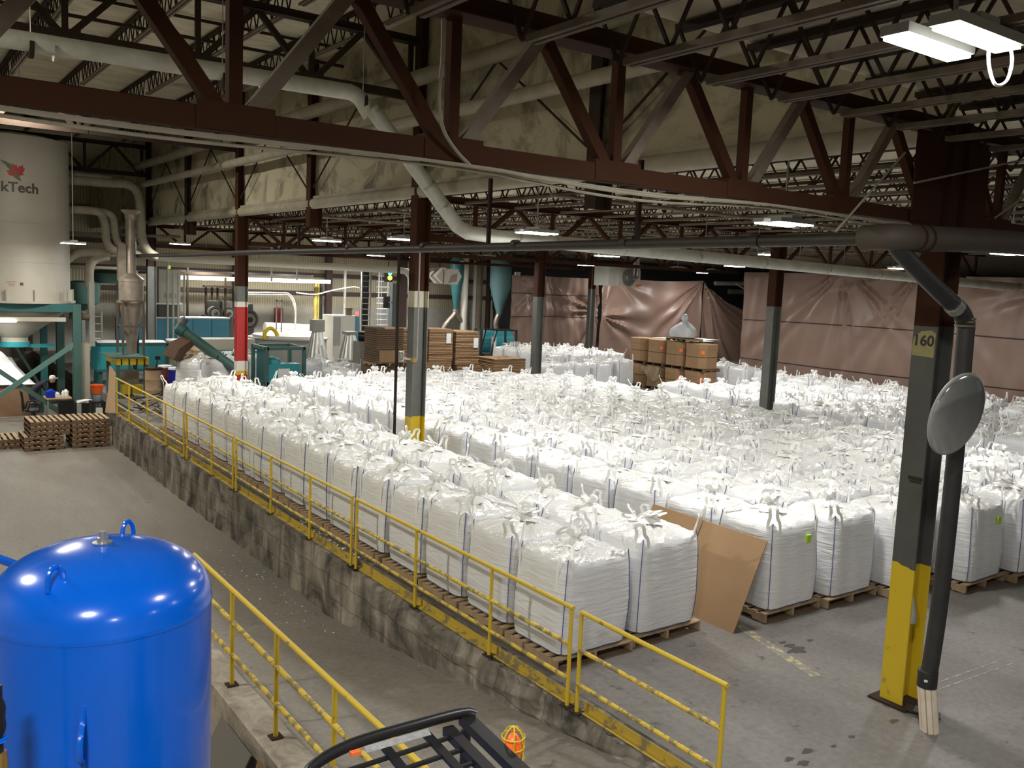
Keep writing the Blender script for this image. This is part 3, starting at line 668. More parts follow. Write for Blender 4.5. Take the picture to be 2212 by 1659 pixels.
PDECK = pd.data('deck_boards', WOOD); PBOT = pb.data('bottom_boards', WOODD); PSTR = [stringer(x).data('stringer', WOOD) for x in (-PX/2+0.02, 0, PX/2-0.02)]
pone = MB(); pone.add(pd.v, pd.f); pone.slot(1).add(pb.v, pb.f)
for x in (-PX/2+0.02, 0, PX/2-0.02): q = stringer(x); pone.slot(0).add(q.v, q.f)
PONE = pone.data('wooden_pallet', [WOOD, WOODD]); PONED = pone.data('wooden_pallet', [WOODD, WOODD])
PSTRD = [d.copy() for d in PSTR]; PDECKL = PDECK.copy(); PDECKL.materials[0] = mat('pale_board', (0.58, 0.43, 0.27), 0.8, noise=(6, 0.8, (0.36, 0.24, 0.14)))
for d in PSTRD: d.materials[0] = WOODD
def pallet(x, y, z, label, group, rz=0.0, one=False, dark=False, old=False):
    if one:
        t = bpy.data.objects.new('wooden_pallet', PONED if dark else PONE); C.objects.link(t); t.location = (x, y, z); t.rotation_euler = (0, 0, rz)
        return tag(t, label, 'pallet', group)
    t = thing('wooden_pallet', (x, y, z), label, 'pallet', group); t.rotation_euler = (0, 0, rz)
    for n, d in [('deck_boards', PDECKL if old else PDECK), ('bottom_boards', PBOT)]+[('stringer', d) for d in (PSTRD if old else PSTR)]:
        o = bpy.data.objects.new(n, d); C.objects.link(o); o.parent = t
    return t
cols = [6.80, 8.03, 10.14, 11.39, 12.63, 13.87, 15.10, 16.33, 17.56, 18.80, 21.60, 22.84, 24.08, 25.30, 27.75, 28.98]
ystart = [7.55, 7.60, 7.30, 7.22, 7.0, 6.56, 6.40, 6.5, 7.0, 7.3, 9.2, 9.7, 10.3, 10.9, 12.1, 12.7]
yend = [24.8, 25.6, 25.6, 25.6, 25.6, 25.6, 25.6, 25.6, 25.6, 24.8, 20.8, 20.6, 20.3, 19.9, 21.4, 21.4]
PG = 'pallets under the bulk bags'; deepn = 0
def rowname(i): return 'the row by the railing' if i == 0 else 'the %s row from the railing' % ORD[i+1]
for i, (x, a, b) in enumerate(zip(cols, ystart, yend)):
    n = int((b-a)/1.085+0.5)
    for j in range(n):
        y = a+0.51+j*1.085+R.uniform(-0.012, 0.012); xx = x+R.uniform(-0.012, 0.012)
        far = (x*0.58+y*0.81) > 24
        if i < 8 and j < 9: lb = 'white bulk bag, %s from the near end of %s' % (ORD[j+1], rowname(i))
        elif i >= 14: lb = 'white bulk bag in the last rows against the foot of the long brown tarp'
        else: lb = 'white bulk bag deep in the packed field, only its tied top showing'
        t = bag(xx, y, PH, lb, 'white bulk bags in the packed field' if i < 14 else 'bulk bags along the brown tarp', R.uniform(-0.018, 0.018)+(PI if R.random() < 0.5 else 0), far)
        if far: t.scale = (1, 1, R.uniform(0.96, 1.05))
        else: t.scale = (1, 1, R.uniform(0.975, 1.04))
        vis = j < 2 or i == 0
        if vis: pallet(xx, y, 0, 'pallet under the %s bag from the near end, %s' % (ORD[j+1], 'railing row' if i == 0 else '%s row from the railing' % ORD[i+1]), PG, 0.0)
        else: pallet(xx, y, 0, 'wooden pallet hidden under a bulk bag inside the packed field', 'hidden pallets', 0.0, True)
        if (i, j) in ((2, 0), (5, 0), (6, 0)):
            t.rotation_euler = (0, 0, 0.01)
            mm = MB().box((0.20, -0.515, 0.90), (0.09, 0.03, 0.10))
            tg = build(mm, 'lime_tag', LIME); tg.parent = t
            tg['label'] = 'lime green tag'
# second block behind the aisle, and bags beside the boxes
for i in range(4):
    for j in range(4):
        x, y = 24.4+1.2*i, 31.2+1.1*j
        z = PH if j < 3 else PH
        bag(x, y, z, 'white bulk bag in the separate far block left of the brown boxes', 'bulk bags of the far block', R.uniform(-0.05, 0.05), True)
        pallet(x, y, 0, 'wooden pallet hidden under a bulk bag of the far block', 'hidden pallets', 0, True)
for k, (x, y) in enumerate(((29.25, 24.3), (29.6, 25.7), (29.2, 23.0))):
    bag(x, y, PH, 'white bulk bag right of the brown boxes, %s from the tarp edge' % ORD[k+1], 'bulk bags beside the boxes', 0.1*k, True)
    pallet(x, y, 0, 'wooden pallet under the %s bag right of the brown boxes' % ORD[k+1], PG, 0.1*k, True)
for k, (x, y, s_) in enumerate(((13.5, 29.5, 0.92), (14.3, 30.7, 0.95), (13.85, 32.0, 0.95), (10.3, 31.6, 1.1), (11.6, 33.3, 1.05))):
    t = bag(x, y, 0.0, 'dull white bulk bag behind the packed field, %s right of the red banded column' % ORD[k+1], 'bulk bags near the teal hopper', 0.3*k, True); t.scale = (s_, s_, s_)
t = bag(8.75, 29.3, 0.0, 'large round grey white bag standing under the green auger', None, 0.4, False, 2); t.scale = (1.32, 1.32, 1.28)
# row of open-topped bags at the back
for k in range(5):
    x = 21.35+1.15*k; bag(x, 27.2 if k < 3 else 28.4, PH, 'white bulk bag behind the field beside the right cardboard stack, %s from it' % ORD[k+1], 'bulk bags by the cardboard', 0.2, True)
    pallet(x, 27.2 if k < 3 else 28.4, 0, 'wooden pallet under the %s bag beside the right cardboard stack' % ORD[k+1], PG, 0.2, True)

# folded cardboard sheet leaning on the third row
m = MB()
p0, p1 = Vector((8.92, 7.30, 0.0)), Vector((8.95, 9.45, 0.0)); tp = Vector((0.55, 0.0, 1.16))
m.poly([p0, p0+(p1-p0)*0.52, p0+(p1-p0)*0.52+tp, p0+tp], (0.014, 0, 0))
a_ = build(m, 'cardboard_sheet', CARD, None, False, (8.92, 7.3, 0)); tag(a_, 'brown folded cardboard sheet leaning on the third row of bulk bags', 'cardboard sheet')
m = MB(); m.poly([p0+(p1-p0)*0.53, p1, p1+tp, p0+(p1-p0)*0.53+tp], (0.014, 0, 0)); build(m, 'folded_panel', CARD, a_)

# ================================================================ BLUE TANK (near left)
TX, TY, TR, TZ = 1.04, 5.44, 0.60, 2.47
t = thing('air_tank', (TX, TY, -1.0), 'big glossy blue pressure tank with a domed top', 'tank')
prof = [(TR*0.98, -0.75)]+[(TR, -0.70), (TR, TZ-0.03)]
m = MB(); m.lathe(prof, (TX, TY, 0), 72); build(m, 'shell', TANKB, t, True)
dome = [(TR*1.006, TZ-0.045), (TR*1.010, TZ-0.03), (TR*1.006, TZ-0.012)]
for k in range(19):
    a = PI/2*k/18; dome.append((max(0.001, TR*math.cos(a)**0.80), TZ+0.33*math.sin(a)**1.0))
m = MB(); m.lathe(dome, (TX, TY, 0), 72); dm = build(m, 'domed_head', TANKB, t, True)
m = MB(); m.lathe([(TR*0.8, -1.0), (TR*0.8, -0.74)], (TX, TY, 0), 40); build(m, 'skirt', TANKB, t, True)
def lug(px, py, h, wd, ang, base):
    m = MB(); c_ = Vector(base); d = Vector((math.cos(ang), math.sin(ang), 0))
    pts = [c_-d*wd/2, c_-d*wd*0.45+Vector((0, 0, h*0.65)), c_-d*wd*0.2+Vector((0, 0, h)), c_+d*wd*0.2+Vector((0, 0, h)), c_+d*wd*0.45+Vector((0, 0, h*0.65)), c_+d*wd/2]
    m.tube(smoothpath(pts, 4), 0.014, 8); return build(m, 'lifting_lug', TANKB, dm, True)
lug(0, 0, 0.11, 0.085, 0.5, (1.03+0.22, 5.44+0.33, TZ+0.235))
lug(0, 0, 0.12, 0.10, 0.6, (0.74, 5.10, TZ+0.205))
m = MB(); m.lathe([(0.05, 0), (0.055, 0.012), (0.03, 0.014), (0.03, 0.04), (0.022, 0.045), (0.022, 0.075)], (TX, TY, TZ+0.325), 16); build(m, 'top_fitting', GALV, dm, True)
m = MB(); sa = -1.93; cxs, cys = TX+TR*math.cos(sa), TY+TR*math.sin(sa); od = Vector((math.cos(sa), math.sin(sa), 0))
m.tube(smoothpath([Vector((cxs, cys, 2.10)), Vector((cxs, cys, 2.02))+od*0.02, Vector((cxs, cys, 1.95))+od*0.085, Vector((cxs, cys, 1.85))+od*0.085, Vector((cxs, cys, 1.80))+od*0.02, Vector((cxs, cys, 1.70))], 5), 0.016, 8); build(m, 'side_lug', TANKB, t, True)
m = MB(); a = ony(40, 1222, 6.0); b = ony(-80, 1180, 6.3); m.tube([b, a, a+(a-b)*0.3], 0.026, 12)
tag(build(m, 'blue_pipe', TANKB, None, True, a), 'blue pipe running behind the domed blue tank', 'pipe')
# brass and black fittings left of the tank
t2 = thing('valve_stack', (0.30, 4.62, -1.0), 'column of black and brass pipe fittings left of the blue tank', 'valve')
vb = ony(-6, 1500, 4.62)
m = MB(); m.tube([(vb.x, vb.y, -1), (vb.x, vb.y, 2.42)], 0.022, 10); build(m, 'riser', BLACK, t2, True)
for n, z, r_, h, mt in (('hose_end', 2.26, 0.035, 0.16, BLACK), ('blue_clamp', 2.15, 0.037, 0.02, TANKB), ('brass_valve', 1.98, 0.042, 0.22, BRASS), ('lower_hose', 1.70, 0.036, 0.2, BLACK), ('blue_clamp', 1.62, 0.038, 0.02, TANKB)):
    build(MB().lathe([(r_*0.8, 0), (r_, h*0.2), (r_*0.9, h*0.5), (r_, h*0.8), (r_*0.8, h)], (vb.x, vb.y, z-h/2), 14), n, mt, t2, True)
# boards leaning behind the tank
m = MB(); m.poly([(2.42, 7.95, -1), (2.42, 8.85, -1), (2.83, 8.85, -0.22), (2.83, 7.95, -0.22)], (-0.02, 0, 0))
tag(build(m, 'metal_sheet', mat('sheet_grey', (0.16, 0.15, 0.13), 0.5), None, False, (2.7, 8.3, -1)), 'grey metal sheet leaning on the curb behind the blue tank', 'sheet')
m = MB(); m.poly([(2.62, 7.15, -1), (2.62, 7.75, -1), (2.83, 7.75, -0.15), (2.83, 7.15, -0.15)], (-0.02, 0, 0))
tag(build(m, 'plywood_board', mat('plywood', (0.20, 0.125, 0.07), 0.8), None, False, (2.75, 7.5, -1)), 'brown plywood board leaning on the curb beside the blue tank', 'board')
m = MB(); m.poly([(2.68, 6.5, -1), (2.68, 6.95, -1), (2.83, 6.95, -0.2), (2.83, 6.5, -0.2)], (-0.02, 0, 0))
tag(build(m, 'plywood_board', MATS['plywood'], None, False, (2.75, 6.8, -1)), 'second brown plywood board leaning on the curb nearer the forklift', 'board')

# ================================================================ FORKLIFT (under the camera)
PL = 2.05
m = MB(); m.bx(0.2, 2.8, -2.5, 4.55, -0.25, -0.06); struct(m, 'floor_4', LOWFLOOR)
t = thing('forklift', (2.3, 3.0, -0.06), 'black forklift guard seen from above at the bottom edge', 'forklift')
A, B_, D = onz(655, 1648, PL), onz(1015, 1545, PL+0.02), onz(1135, 1668, PL)
ex = (B_-A); ex.z = 0; W = ex.length; ex.normalize(); ey = (D-B_); ey.z = 0; ey.normalize()
Lg = 1.15
def gp(u, v, z=0): return Vector((A.x, A.y, PL+z))+ex*u+ey*v
m = MB(); m.tube(smoothpath([gp(-0.02, 0.10, -0.10), gp(0.03, 0.03, -0.02), gp(0.25, 0, 0.03), gp(0.6, 0, 0.045), gp(W-0.05, 0, 0.045), gp(W+0.02, 0.02, 0.03)], 5), 0.030, 10); build(m, 'front_bar', BLACK, t, True)
m = MB(); m.bar(gp(W-0.03, 0, 0.01), gp(W-0.03, Lg, 0.01), 0.075, 0.05); build(m, 'side_rail', BLACK, t)
m = MB(); m.bar(gp(W-0.16, 0.05, 0.0), gp(W-0.16, Lg, 0.0), 0.06, 0.045); build(m, 'side_rail', BLACK, t)
m = MB(); m.bar(gp(0.0, 0.08, -0.08), gp(-0.02, Lg, -0.02), 0.07, 0.05); build(m, 'side_rail', BLACK, t)
for k in range(7): 
    m = MB(); v_ = 0.12+0.135*k; m.tube([gp(0.02, v_+0.01, -0.03), gp(W-0.14, v_, 0.0)], 0.013, 8); build(m, 'guard_bar', BLACK, t, True)
for u_ in (0.36, 0.60):
    m = MB(); m.bar(gp(u_+0.05, 0.02, 0.0), gp(u_+0.05, Lg, 0.0), 0.045, 0.02); build(m, 'cross_bar', BLACK, t)
m = MB(); m.poly([gp(0.30, 0.035, 0.02), gp(0.66, 0.035, 0.026), gp(0.66, 0.075, 0.012), gp(0.30, 0.075, 0.006)], (0, 0, 0.003)); build(m, 'warning_label', mat('label_grey', (0.45, 0.45, 0.45), 0.4, noise=(30, 0.7, (0.25, 0.25, 0.25))), t)
m = MB(); m.bx(0, 0.05, 0, 0.03, 0, 0.02); m = MB(); m.box(gp(0.25, 0.05, 0.01), (0.05, 0.03, 0.02)); build(m, 'marker_lamp', ORTAG, t)
for u_, v_ in ((0.02, 0.1), (W-0.05, 0.05), (0.02, Lg-0.05), (W-0.05, Lg-0.05)):
    m = MB(); p = gp(u_, v_, -0.03); m.tube([p, Vector((p.x, p.y, 0.7))], 0.028, 8); build(m, 'guard_post', BLACK, t, True)
cb = gp(W*0.5, 0.62, 0)
rot = math.atan2(ey.y, ey.x)
m = MB(); m.box((cb.x, cb.y, 0.55), (1.15, 0.92, 0.75), rot); build(m, 'body', mat('truck_grey', (0.05, 0.05, 0.055), 0.45), t)
m = MB(); m.box((cb.x, cb.y, 1.0), (0.5, 0.5, 0.14), rot); m.box((cb.x-ey.x*-0.25, cb.y-ey.y*-0.25, 1.25), (0.12, 0.46, 0.45), rot); build(m, 'seat', RUBBER, t)
for u_, v_ in ((0.05, 0.2), (W-0.05, 0.2), (0.1, 1.05), (W-0.1, 1.05)):
    p = gp(u_, v_); m = MB(); m.tube([Vector((p.x, p.y, 0.20))-ex*0.09, Vector((p.x, p.y, 0.20))+ex*0.09], 0.255, 24); build(m, 'wheel', RUBBER, t, True)
# caged orange beacon
bc = onz(1108, 1612, PL-0.02)
m = MB(); m.lathe([(0.03, -0.05), (0.045, -0.03), (0.045, 0.0), (0.036, 0.04), (0.02, 0.065), (0.002, 0.072)], bc, 16); bo = build(m, 'beacon', ORANGE, t, True)
m = MB()
for k in range(6):
    a = PI*k/3; d = Vector((math.cos(a), math.sin(a), 0)); m.tube(smoothpath([bc+d*0.055+Vector((0, 0, -0.13)), bc+d*0.06, bc+d*0.055+Vector((0, 0, 0.06)), bc+d*0.025+Vector((0, 0, 0.10)), bc+Vector((0, 0, 0.105))], 3), 0.004, 6)
for z_ in (-0.06, 0.0, 0.055): m.tube([bc+Vector((0.06*math.cos(2*PI*i/16), 0.06*math.sin(2*PI*i/16), z_)) for i in range(17)], 0.004, 6, False)
build(m, 'beacon_cage', YEL, bo, True)
m = MB(); m.bar(bc+Vector((0, 0, -0.06)), gp(W-0.03, 0.35, -0.02), 0.03, 0.012); build(m, 'beacon_bracket', BLACK, t)

# ================================================================ OVERHEAD PIPES AND DUCTS
def duct(name, pts, r, mt, label, cat='duct', seams=None, group=None, seg=16):
    o = build(MB().tube(pts, r, seg), name, mt, None, True, pts[0]); tag(o, label, cat, group)
    if seams:
        for p, d in seams:
            p = Vector(p); d = Vector(d).normalized(); m = MB().tube([p-d*0.02, p+d*0.02], r*1.07, seg); build(m, 'flange', seams_mat, o, True)
    return o
seams_mat = GALV
# big white duct: high along the tall bay, down past the column, then level under the low roof
YD = 14.4
pts = [(-4, YD, 7.36), (5.6, YD, 7.36)]
a, b = ony(785, 205, YD), ony(985, 487, YD)
pts = [Vector((-4, YD, 7.34)), Vector((a.x-0.25, YD, a.z+0.01))]+arc((a.x-0.25, YD, a.z-0.4), (0, 0, 0.4), (0.33, 0, 0.0), 5)[1:-1]+[a+Vector((0.16, 0, -0.2))]
e1 = ony(975, 470, YD); e2 = ony(1075, 512, YD); far = Vector((33.0, YD, 4.86))
pts += [e1, e1+Vector((0.13, 0, -0.14)), e1+Vector((0.36, 0, -0.25)), e2, far]
dd = duct('white_duct', pts, 0.135, DUCTW, 'long white duct dropping past the middle column and running right under the roof', 'duct',
     [((x, YD, 7.345), (1, 0, 0)) for x in (2.2, 5.2)]+[(a+(e1-a)*k, e1-a) for k in (0.12, 0.72, 0.9)]+[(e2+(far-e2)*k, (1, 0, 0)) for k in (0.02, 0.06, 0.10, 0.14, 0.24, 0.34, 0.45, 0.55, 0.62, 0.72, 0.85)])
m = MB()
for k in (0.25, 0.33, 0.40, 0.48, 0.58, 0.66): p = e2+(far-e2)*k; m.tube([p+Vector((0, 0, 0.15)), p+Vector((0, 0, 1.05))], 0.008, 6)
for x in (1.9, 4.55, 6.95): m.tube([(x, YD, 7.35), (x, YD, 9.2)], 0.008, 6)
build(m, 'hanger_rods', GALV, dd)
m = MB()
for x in (1.9, 4.55, 6.95): m.tube([(x-0.03, YD, 7.345), (x+0.03, YD, 7.345)], 0.150, 18, True)
build(m, 'hanger_bands', STEELD, dd, True)
# dark pipe along the bay, elbow and large pipe across before the nearest column
dp = [Vector((7.5, 33, 4.74)), Vector((7.5, 20.9, 4.84)), Vector((7.5, 5.0, 4.93))]
m = MB().tube(dp, 0.062, 12); o = build(m, 'dark_pipe', PIPEDK, None, True, dp[2]); tag(o, 'long dark pipe running level away from the camera at eye height', 'pipe')
for y in (6.2, 8.2, 10.5, 13.1, 16, 19.5): build(MB().tube([(7.5, y-0.05, 4.925), (7.5, y+0.05, 4.925)], 0.072, 12), 'coupling', PIPEDK, o, True)
for y, zt in ((8.0, 5.9), (11.2, 5.9), (18.5, 5.4)): build(MB().bar((7.5, y, 4.95), (7.5, y, zt), 0.05, 0.05), 'drop_hanger', STEELD, o)
bp = [Vector((7.5, 4.97, 4.935))]+arc((7.68, 4.80, 4.945), (-0.18, 0, 0), (0, -0.18, 0), 8)+[Vector((9.0, 4.62, 5.0)), Vector((14, 4.62, 5.12))]
o = build(MB().tube(bp, 0.12, 18, True, [0.118]+[0.118, 0.118, 0.122, 0.122, 0.122, 0.122, 0.122, 0.12, 0.12]+[0.118, 0.118]), 'brown_pipe', mat('brown_pipe', (0.085, 0.066, 0.047), 0.65, noise=(2, 0.7, (0.055, 0.042, 0.032))), None, True, bp[0]); tag(o, 'large brown pipe with an elbow crossing before the nearest steel column', 'pipe')
for x in (7.76, 7.90): build(MB().tube([(x, 4.62, 4.952), (x+0.03, 4.62, 4.952)], 0.127, 18), 'clamp', STEEL, o, True)
# black hose beside the nearest column with galvanised clamps and wooden foot
hp = [onz(1935, 520, 4.95)]; HY = 4.58
hp = [ony(1932, 525, 4.70), ony(1960, 560, 4.66), ony(2040, 640, 4.60), ony(2072, 668, HY), ony(2086, 700, HY), ony(2084, 740, HY), ony(2062, 1000, HY), ony(2030, 1300, HY), ony(2007, 1455, HY)]
o = build(MB().tube(smoothpath(hp, 5), 0.083, 16), 'black_hose', RUBBER, None, True, hp[-1]); tag(o, 'thick black hose coming down beside the nearest steel column', 'hose')
for a_, b_ in (((2056, 657), (2074, 640)), ):
    pass
c1 = ony(2062, 662, HY); d1 = (ony(2072, 672, HY)-ony(2040, 640, 4.6)).normalized()
m = MB(); [m.tube([c1+d1*k-d1*0.012, c1+d1*k+d1*0.012], 0.091, 16) for k in (-0.03, 0.0, 0.03)]; build(m, 'clamp', GALV, o, True)
c2 = ony(2085, 695, HY); m = MB(); [m.tube([c2+Vector((0, 0, k-0.01)), c2+Vector((0, 0, k+0.01))], 0.095, 16) for k in (-0.04, 0, 0.03)]; build(m, 'clamp', STEELP, o, True)
c3 = ony(2004, 1460, HY); m = MB().tube([c3+Vector((0, 0, 0.06)), c3+Vector((0, 0, -0.11))], 0.098, 16); build(m, 'end_collar', RUBBER, o, True)
m = MB().box((c3.x-0.09, c3.y-0.035, c3.z-0.02), (0.02, 0.03, 0.022)); build(m, 'size_sticker', PAPER, o)
c4 = onz(2008, 1578, 0.0); m = MB(); top = Vector((c3.x, c3.y, c3.z-0.10))
for k in range(10):
    a = 2*PI*k/10; d = Vector((math.cos(a), math.sin(a), 0))*0.082; m.bar(c4+d+Vector((0, 0, 0.0)), top+d, 0.045, 0.018, (d.x, d.y, 0))
o = build(m, 'wooden_sleeve', mat('raw_wood', (0.80, 0.72, 0.60), 0.7, noise=(7, 0.5, (0.66, 0.56, 0.44))), None, False, c4); tag(o, 'pale wooden slat sleeve standing under the end of the black hose', 'sleeve')
m = MB().box((8.98, 4.80, 0.03), (0.16, 0.26, 0.02), 0.4); m.box((8.96, 4.66, 0.05), (0.14, 0.2, 0.02), 0.5); tag(build(m, 'rubber_scrap', RUBBER, None, False, (8.98, 4.8, 0)), 'dark rubber scraps at the foot of the nearest column', 'scrap')
# convex mirror
mc = ony(2067, 895, 4.36); t = thing('convex_mirror', (mc.x, mc.y, mc.z), 'round convex safety mirror on the nearest steel column', 'mirror')
vd = (mc-Vector((0, 0, CAM_H))).normalized(); xr = Vector((XV[0], YV[0], UPV[0])); e1 = (xr-vd*xr.dot(vd)).normalized(); e2_ = vd.cross(e1)
nrm = (vd*-0.50+(e1*math.cos(0.38)+e2_*math.sin(0.38))*0.866).normalized(); q = nrm.to_track_quat('Z', 'Y').to_matrix()
def rotp(p): return mc+q@Vector(p)
MIR = mat('mirror_dome', (0.78, 0.81, 0.81), 0.13, 0.85, noise=(2.5, 0.5, (0.66, 0.70, 0.70)))
m = MB(); prof = [(0.40*math.sin(a), 0.07*math.cos(a)) for a in [PI/2*k/14 for k in range(14, -1, -1)]]; prof = [(max(r_, 0.002), z_) for r_, z_ in prof]
m.lathe(prof, (0, 0, 0), 48); m.v = [rotp(p) for p in m.v]; build(m, 'mirror_dome', MIR, t, True)
m = MB(); m.lathe([(0.405, -0.015), (0.412, 0.0), (0.402, 0.012)], (0, 0, 0), 48); m.v = [rotp(p) for p in m.v]; build(m, 'rim', GREYM, t, True)
m = MB(); m.tube([rotp((0, 0, -0.01)), (8.95, 4.95, mc.z)], 0.018, 8); build(m, 'bracket', STEELD, t, True)
# pale pipes by the upper wall
duct('pale_pipe', [Vector((8.62, 6.0, 7.36)), Vector((8.62, 10.6, 7.38)), Vector((8.62, 38.5, 7.52))], 0.115, DUCTD, 'pale insulated pipe running along the upper wall', 'pipe')
duct('wide_duct', [Vector((8.6, 9.0, 8.15)), Vector((8.6, 39.0, 8.25))], 0.15, mat('old_duct', (0.27, 0.24, 0.17), 0.8, noise=(2, 0.7, (0.18, 0.155, 0.11))), 'wide dusty duct above the pale pipe along the upper wall', 'duct')
# cables hanging under the near truss
for k, (dz, dy, sag) in enumerate(((-0.005, -0.10, 0.03), (-0.03, -0.09, 0.06), (-0.012, -0.14, 0.045))):
    P_ = []
    for i in range(61):
        x = -1+i*10.2/60; s_ = 0.5*(1-math.cos(2*PI*((x+0.5) % 3.4)/3.4))
        P_.append((x, 5.1+dy, 5.14+dz-sag*s_*(1.1 if 3.5 < x < 6 else 0.6)))
    tag(build(MB().tube(P_, 0.011, 6), 'cable', DUCTD, None, True, P_[0]), 'pale cable slung under the near roof truss, %s of three' % ORD[k+1], 'cable', 'cables under the near truss')
cp = smoothpath([ony(957, 40, 4.95), ony(955, 130, 4.95), ony(948, 215, 4.95), ony(958, 280, 4.97), ony(985, 325, 5.0), ony(1015, 357, 5.02)], 5)
tag(build(MB().tube(cp, 0.012, 6), 'drop_cable', DUCTD, None, True, cp[-1]), 'pale cable curving down beside a truss vertical', 'cable')
for k, (pp) in enumerate((((2150, 470), (2212, 425)), ((1955, 330), (1805, 500)), ((1975, 395), (2212, 345)))):
    m = MB().tube([ony(*pp[0], 4.9), ony(*pp[1], 4.9)], 0.011, 6); tag(build(m, 'conduit', DUCTD, None, True, ony(*pp[0], 4.9)), 'thin conduit before the nearest column top, %s of three' % ORD[k+1], 'conduit', 'conduits at the column top')
# sprinkler lines and conduits under the low roof
for k, (y, z) in enumerate(((9.0, 5.885), (12.2, 5.885), (18.6, 5.885), (22.4, 5.885), (30.0, 5.885))):
    tag(build(MB().tube([(9.4, y, z), (31, y, z)], 0.035, 8), 'sprinkler_pipe', STEELP, None, True, (9.4, y, z)), 'thin sprinkler pipe under the low roof, %s from the camera' % ORD[k+1], 'pipe', 'sprinkler pipes')
# column-side pipe and valve on the middle column
t = thing('stand_pipe', (8.80, 16.2, 0), 'thin dark stand pipe with a clamp on the middle column', 'pipe')
build(MB().tube([(8.78, 16.36, 0.6), (8.78, 16.36, 5.0)], 0.032, 8), 'riser', STEELD, t, True)
build(MB().tube([(8.98, 15.86, 2.72), (8.98, 15.86, 5.0)], 0.018, 8), 'second_riser', GALV, t, True)
build(MB().tube([(8.84, 16.3, 2.75), (8.84, 15.82, 2.75)], 0.022, 8), 'cross_pipe', GALV, t, True)
build(MB().lathe([(0.02, 0), (0.06, 0.02), (0.06, 0.10), (0.02, 0.12)], (8.86, 15.78, 2.68), 12), 'valve', BRASS, t, True)
build(MB().tube([(8.80, 16.30, 2.78), (8.86, 16.30, 2.78)], 0.10, 16), 'gauge', GREYM, t, True)

# ================================================================ LOWER LEFT: SILO, FRAME, DESK
SC = ony(26, 480, 35.6); SR = 1.78; SX, SY = SC.x, 35.6
t = thing('storage_silo', (SX, SY, 3.05), 'white storage silo with a red maple leaf logo at the left edge', 'silo')
m = MB().lathe([(SR, 3.05), (SR, 8.45)], (SX, SY, 0), 96); build(m, 'shell', SILO, t, True)
m = MB().lathe([(SR*1.01, 8.43), (SR*1.01, 8.50), (SR*0.7, 8.62), (0.3, 8.75), (0.01, 8.76)], (SX, SY, 0), 64); build(m, 'roof', SILO, t, True)
m = MB().lathe([(SR*1.09, 3.0), (SR*1.09, 3.07), (SR*1.002, 3.07)], (SX, SY, 0), 64); build(m, 'base_ring', SILO, t, True)
for k in range(14):
    a = 2*PI*k/14; build(MB().box((SX+(SR+0.06)*math.cos(a), SY+(SR+0.06)*math.sin(a), 3.25), (0.14, 0.025, 0.42), a), 'gusset', SILO, t)
m = MB()
for z in (4.35, 5.65, 6.95): m.lathe([(SR*1.0005, z), (SR*1.0025, z+0.01), (SR*1.0005, z+0.02)], (SX, SY, 0), 96, None, False)
build(m, 'weld_seams', mat('seam_grey', (0.44, 0.41, 0.35), 0.5), t, True)
fa = math.atan2(-SY, -SX)                       # the side that carries the logo
def cyl(u, v, ww, z0): a = fa+u/SR; return Vector((SX+(SR+0.004+ww)*math.cos(a), SY+(SR+0.004+ww)*math.sin(a), z0+v))
zt = ony(30, 405, SY-SR).z; zl = ony(20, 372, SY-SR).z
m = MB(); text_into(m, 'BulkTech', 0.45, lambda u, v, ww: cyl(u-0.03, v, ww, zt), 0.003, 0.012); build(m, 'lettering', mat('lettering_brown', (0.075, 0.06, 0.05), 0.5), t)
leaf = [(0.0, -0.34), (0.02, -0.14), (0.22, -0.17), (0.19, -0.09), (0.38, 0.06), (0.32, 0.09), (0.37, 0.24), (0.25, 0.21), (0.22, 0.27), (0.11, 0.16), (0.14, 0.36), (0.07, 0.32), (0.0, 0.46)]
full = leaf+[(-x, y) for x, y in reversed(leaf[1:-1])]
ca, sa_ = math.cos(0.45), math.sin(0.45)
half = [(x*ca-y*sa_, x*sa_+y*ca) for x, y in full]
m = MB(); n = len(half); s0 = 0.92
m.add([cyl(0.16+x*s0*0.8+0.02, y*s0*0.8+0.0, 0.0, zl) for x, y in half]+[cyl(0.16+x*s0*0.8+0.02, y*s0*0.8, 0.003, zl) for x, y in half], [list(range(n, 2*n))]+[[i, (i+1) % n, n+(i+1) % n, n+i] for i in range(n)])
build(m, 'red_leaf', mat('leaf_red', (0.45, 0.03, 0.035), 0.5), t)
m = MB()
for k in range(4):
    bx_, by_ = -0.02+0.06*k, -0.20+0.05*(3-k)*0.6-0.02*k; L = 0.50-0.05*k; an = 2.62-0.10*k
    d = (math.cos(an), math.sin(an)); nn = (-d[1], d[0]); o_ = [(bx_+0.14+d[0]*L*tt+nn[0]*w_, by_+d[1]*L*tt+nn[1]*w_) for tt, w_ in ((0, 0), (0.35, 0.06), (0.7, 0.05), (1.0, 0), (0.7, -0.035), (0.35, -0.045))]
    o_ = [(x, y+0.085*(3-k)) for x, y in o_]
    q_ = len(o_); m.add([cyl(x, y, 0.0, zl) for x, y in o_]+[cyl(x, y, 0.003, zl) for x, y in o_], [list(range(q_, 2*q_))]+[[i, (i+1) % q_, q_+(i+1) % q_, q_+i] for i in range(q_)])
build(m, 'green_leaves', mat('leaf_green', (0.10, 0.16, 0.055), 0.5), t)
m = MB(); 
for k in range(4): m.box(cyl(-0.05, -0.05*k, 0.0, 3.72), (0.30-0.05*k, 0.004, 0.02), fa+PI/2)
build(m, 'small_label', mat('label_pink', (0.40, 0.24, 0.20), 0.6), t)
m = MB(); p = cyl(0.24, 0, 0.0, 3.64); m.box(p, (0.10, 0.006, 0.10), fa+PI/2); build(m, 'round_badge', mat('badge_dark', (0.10, 0.07, 0.07), 0.5), t)
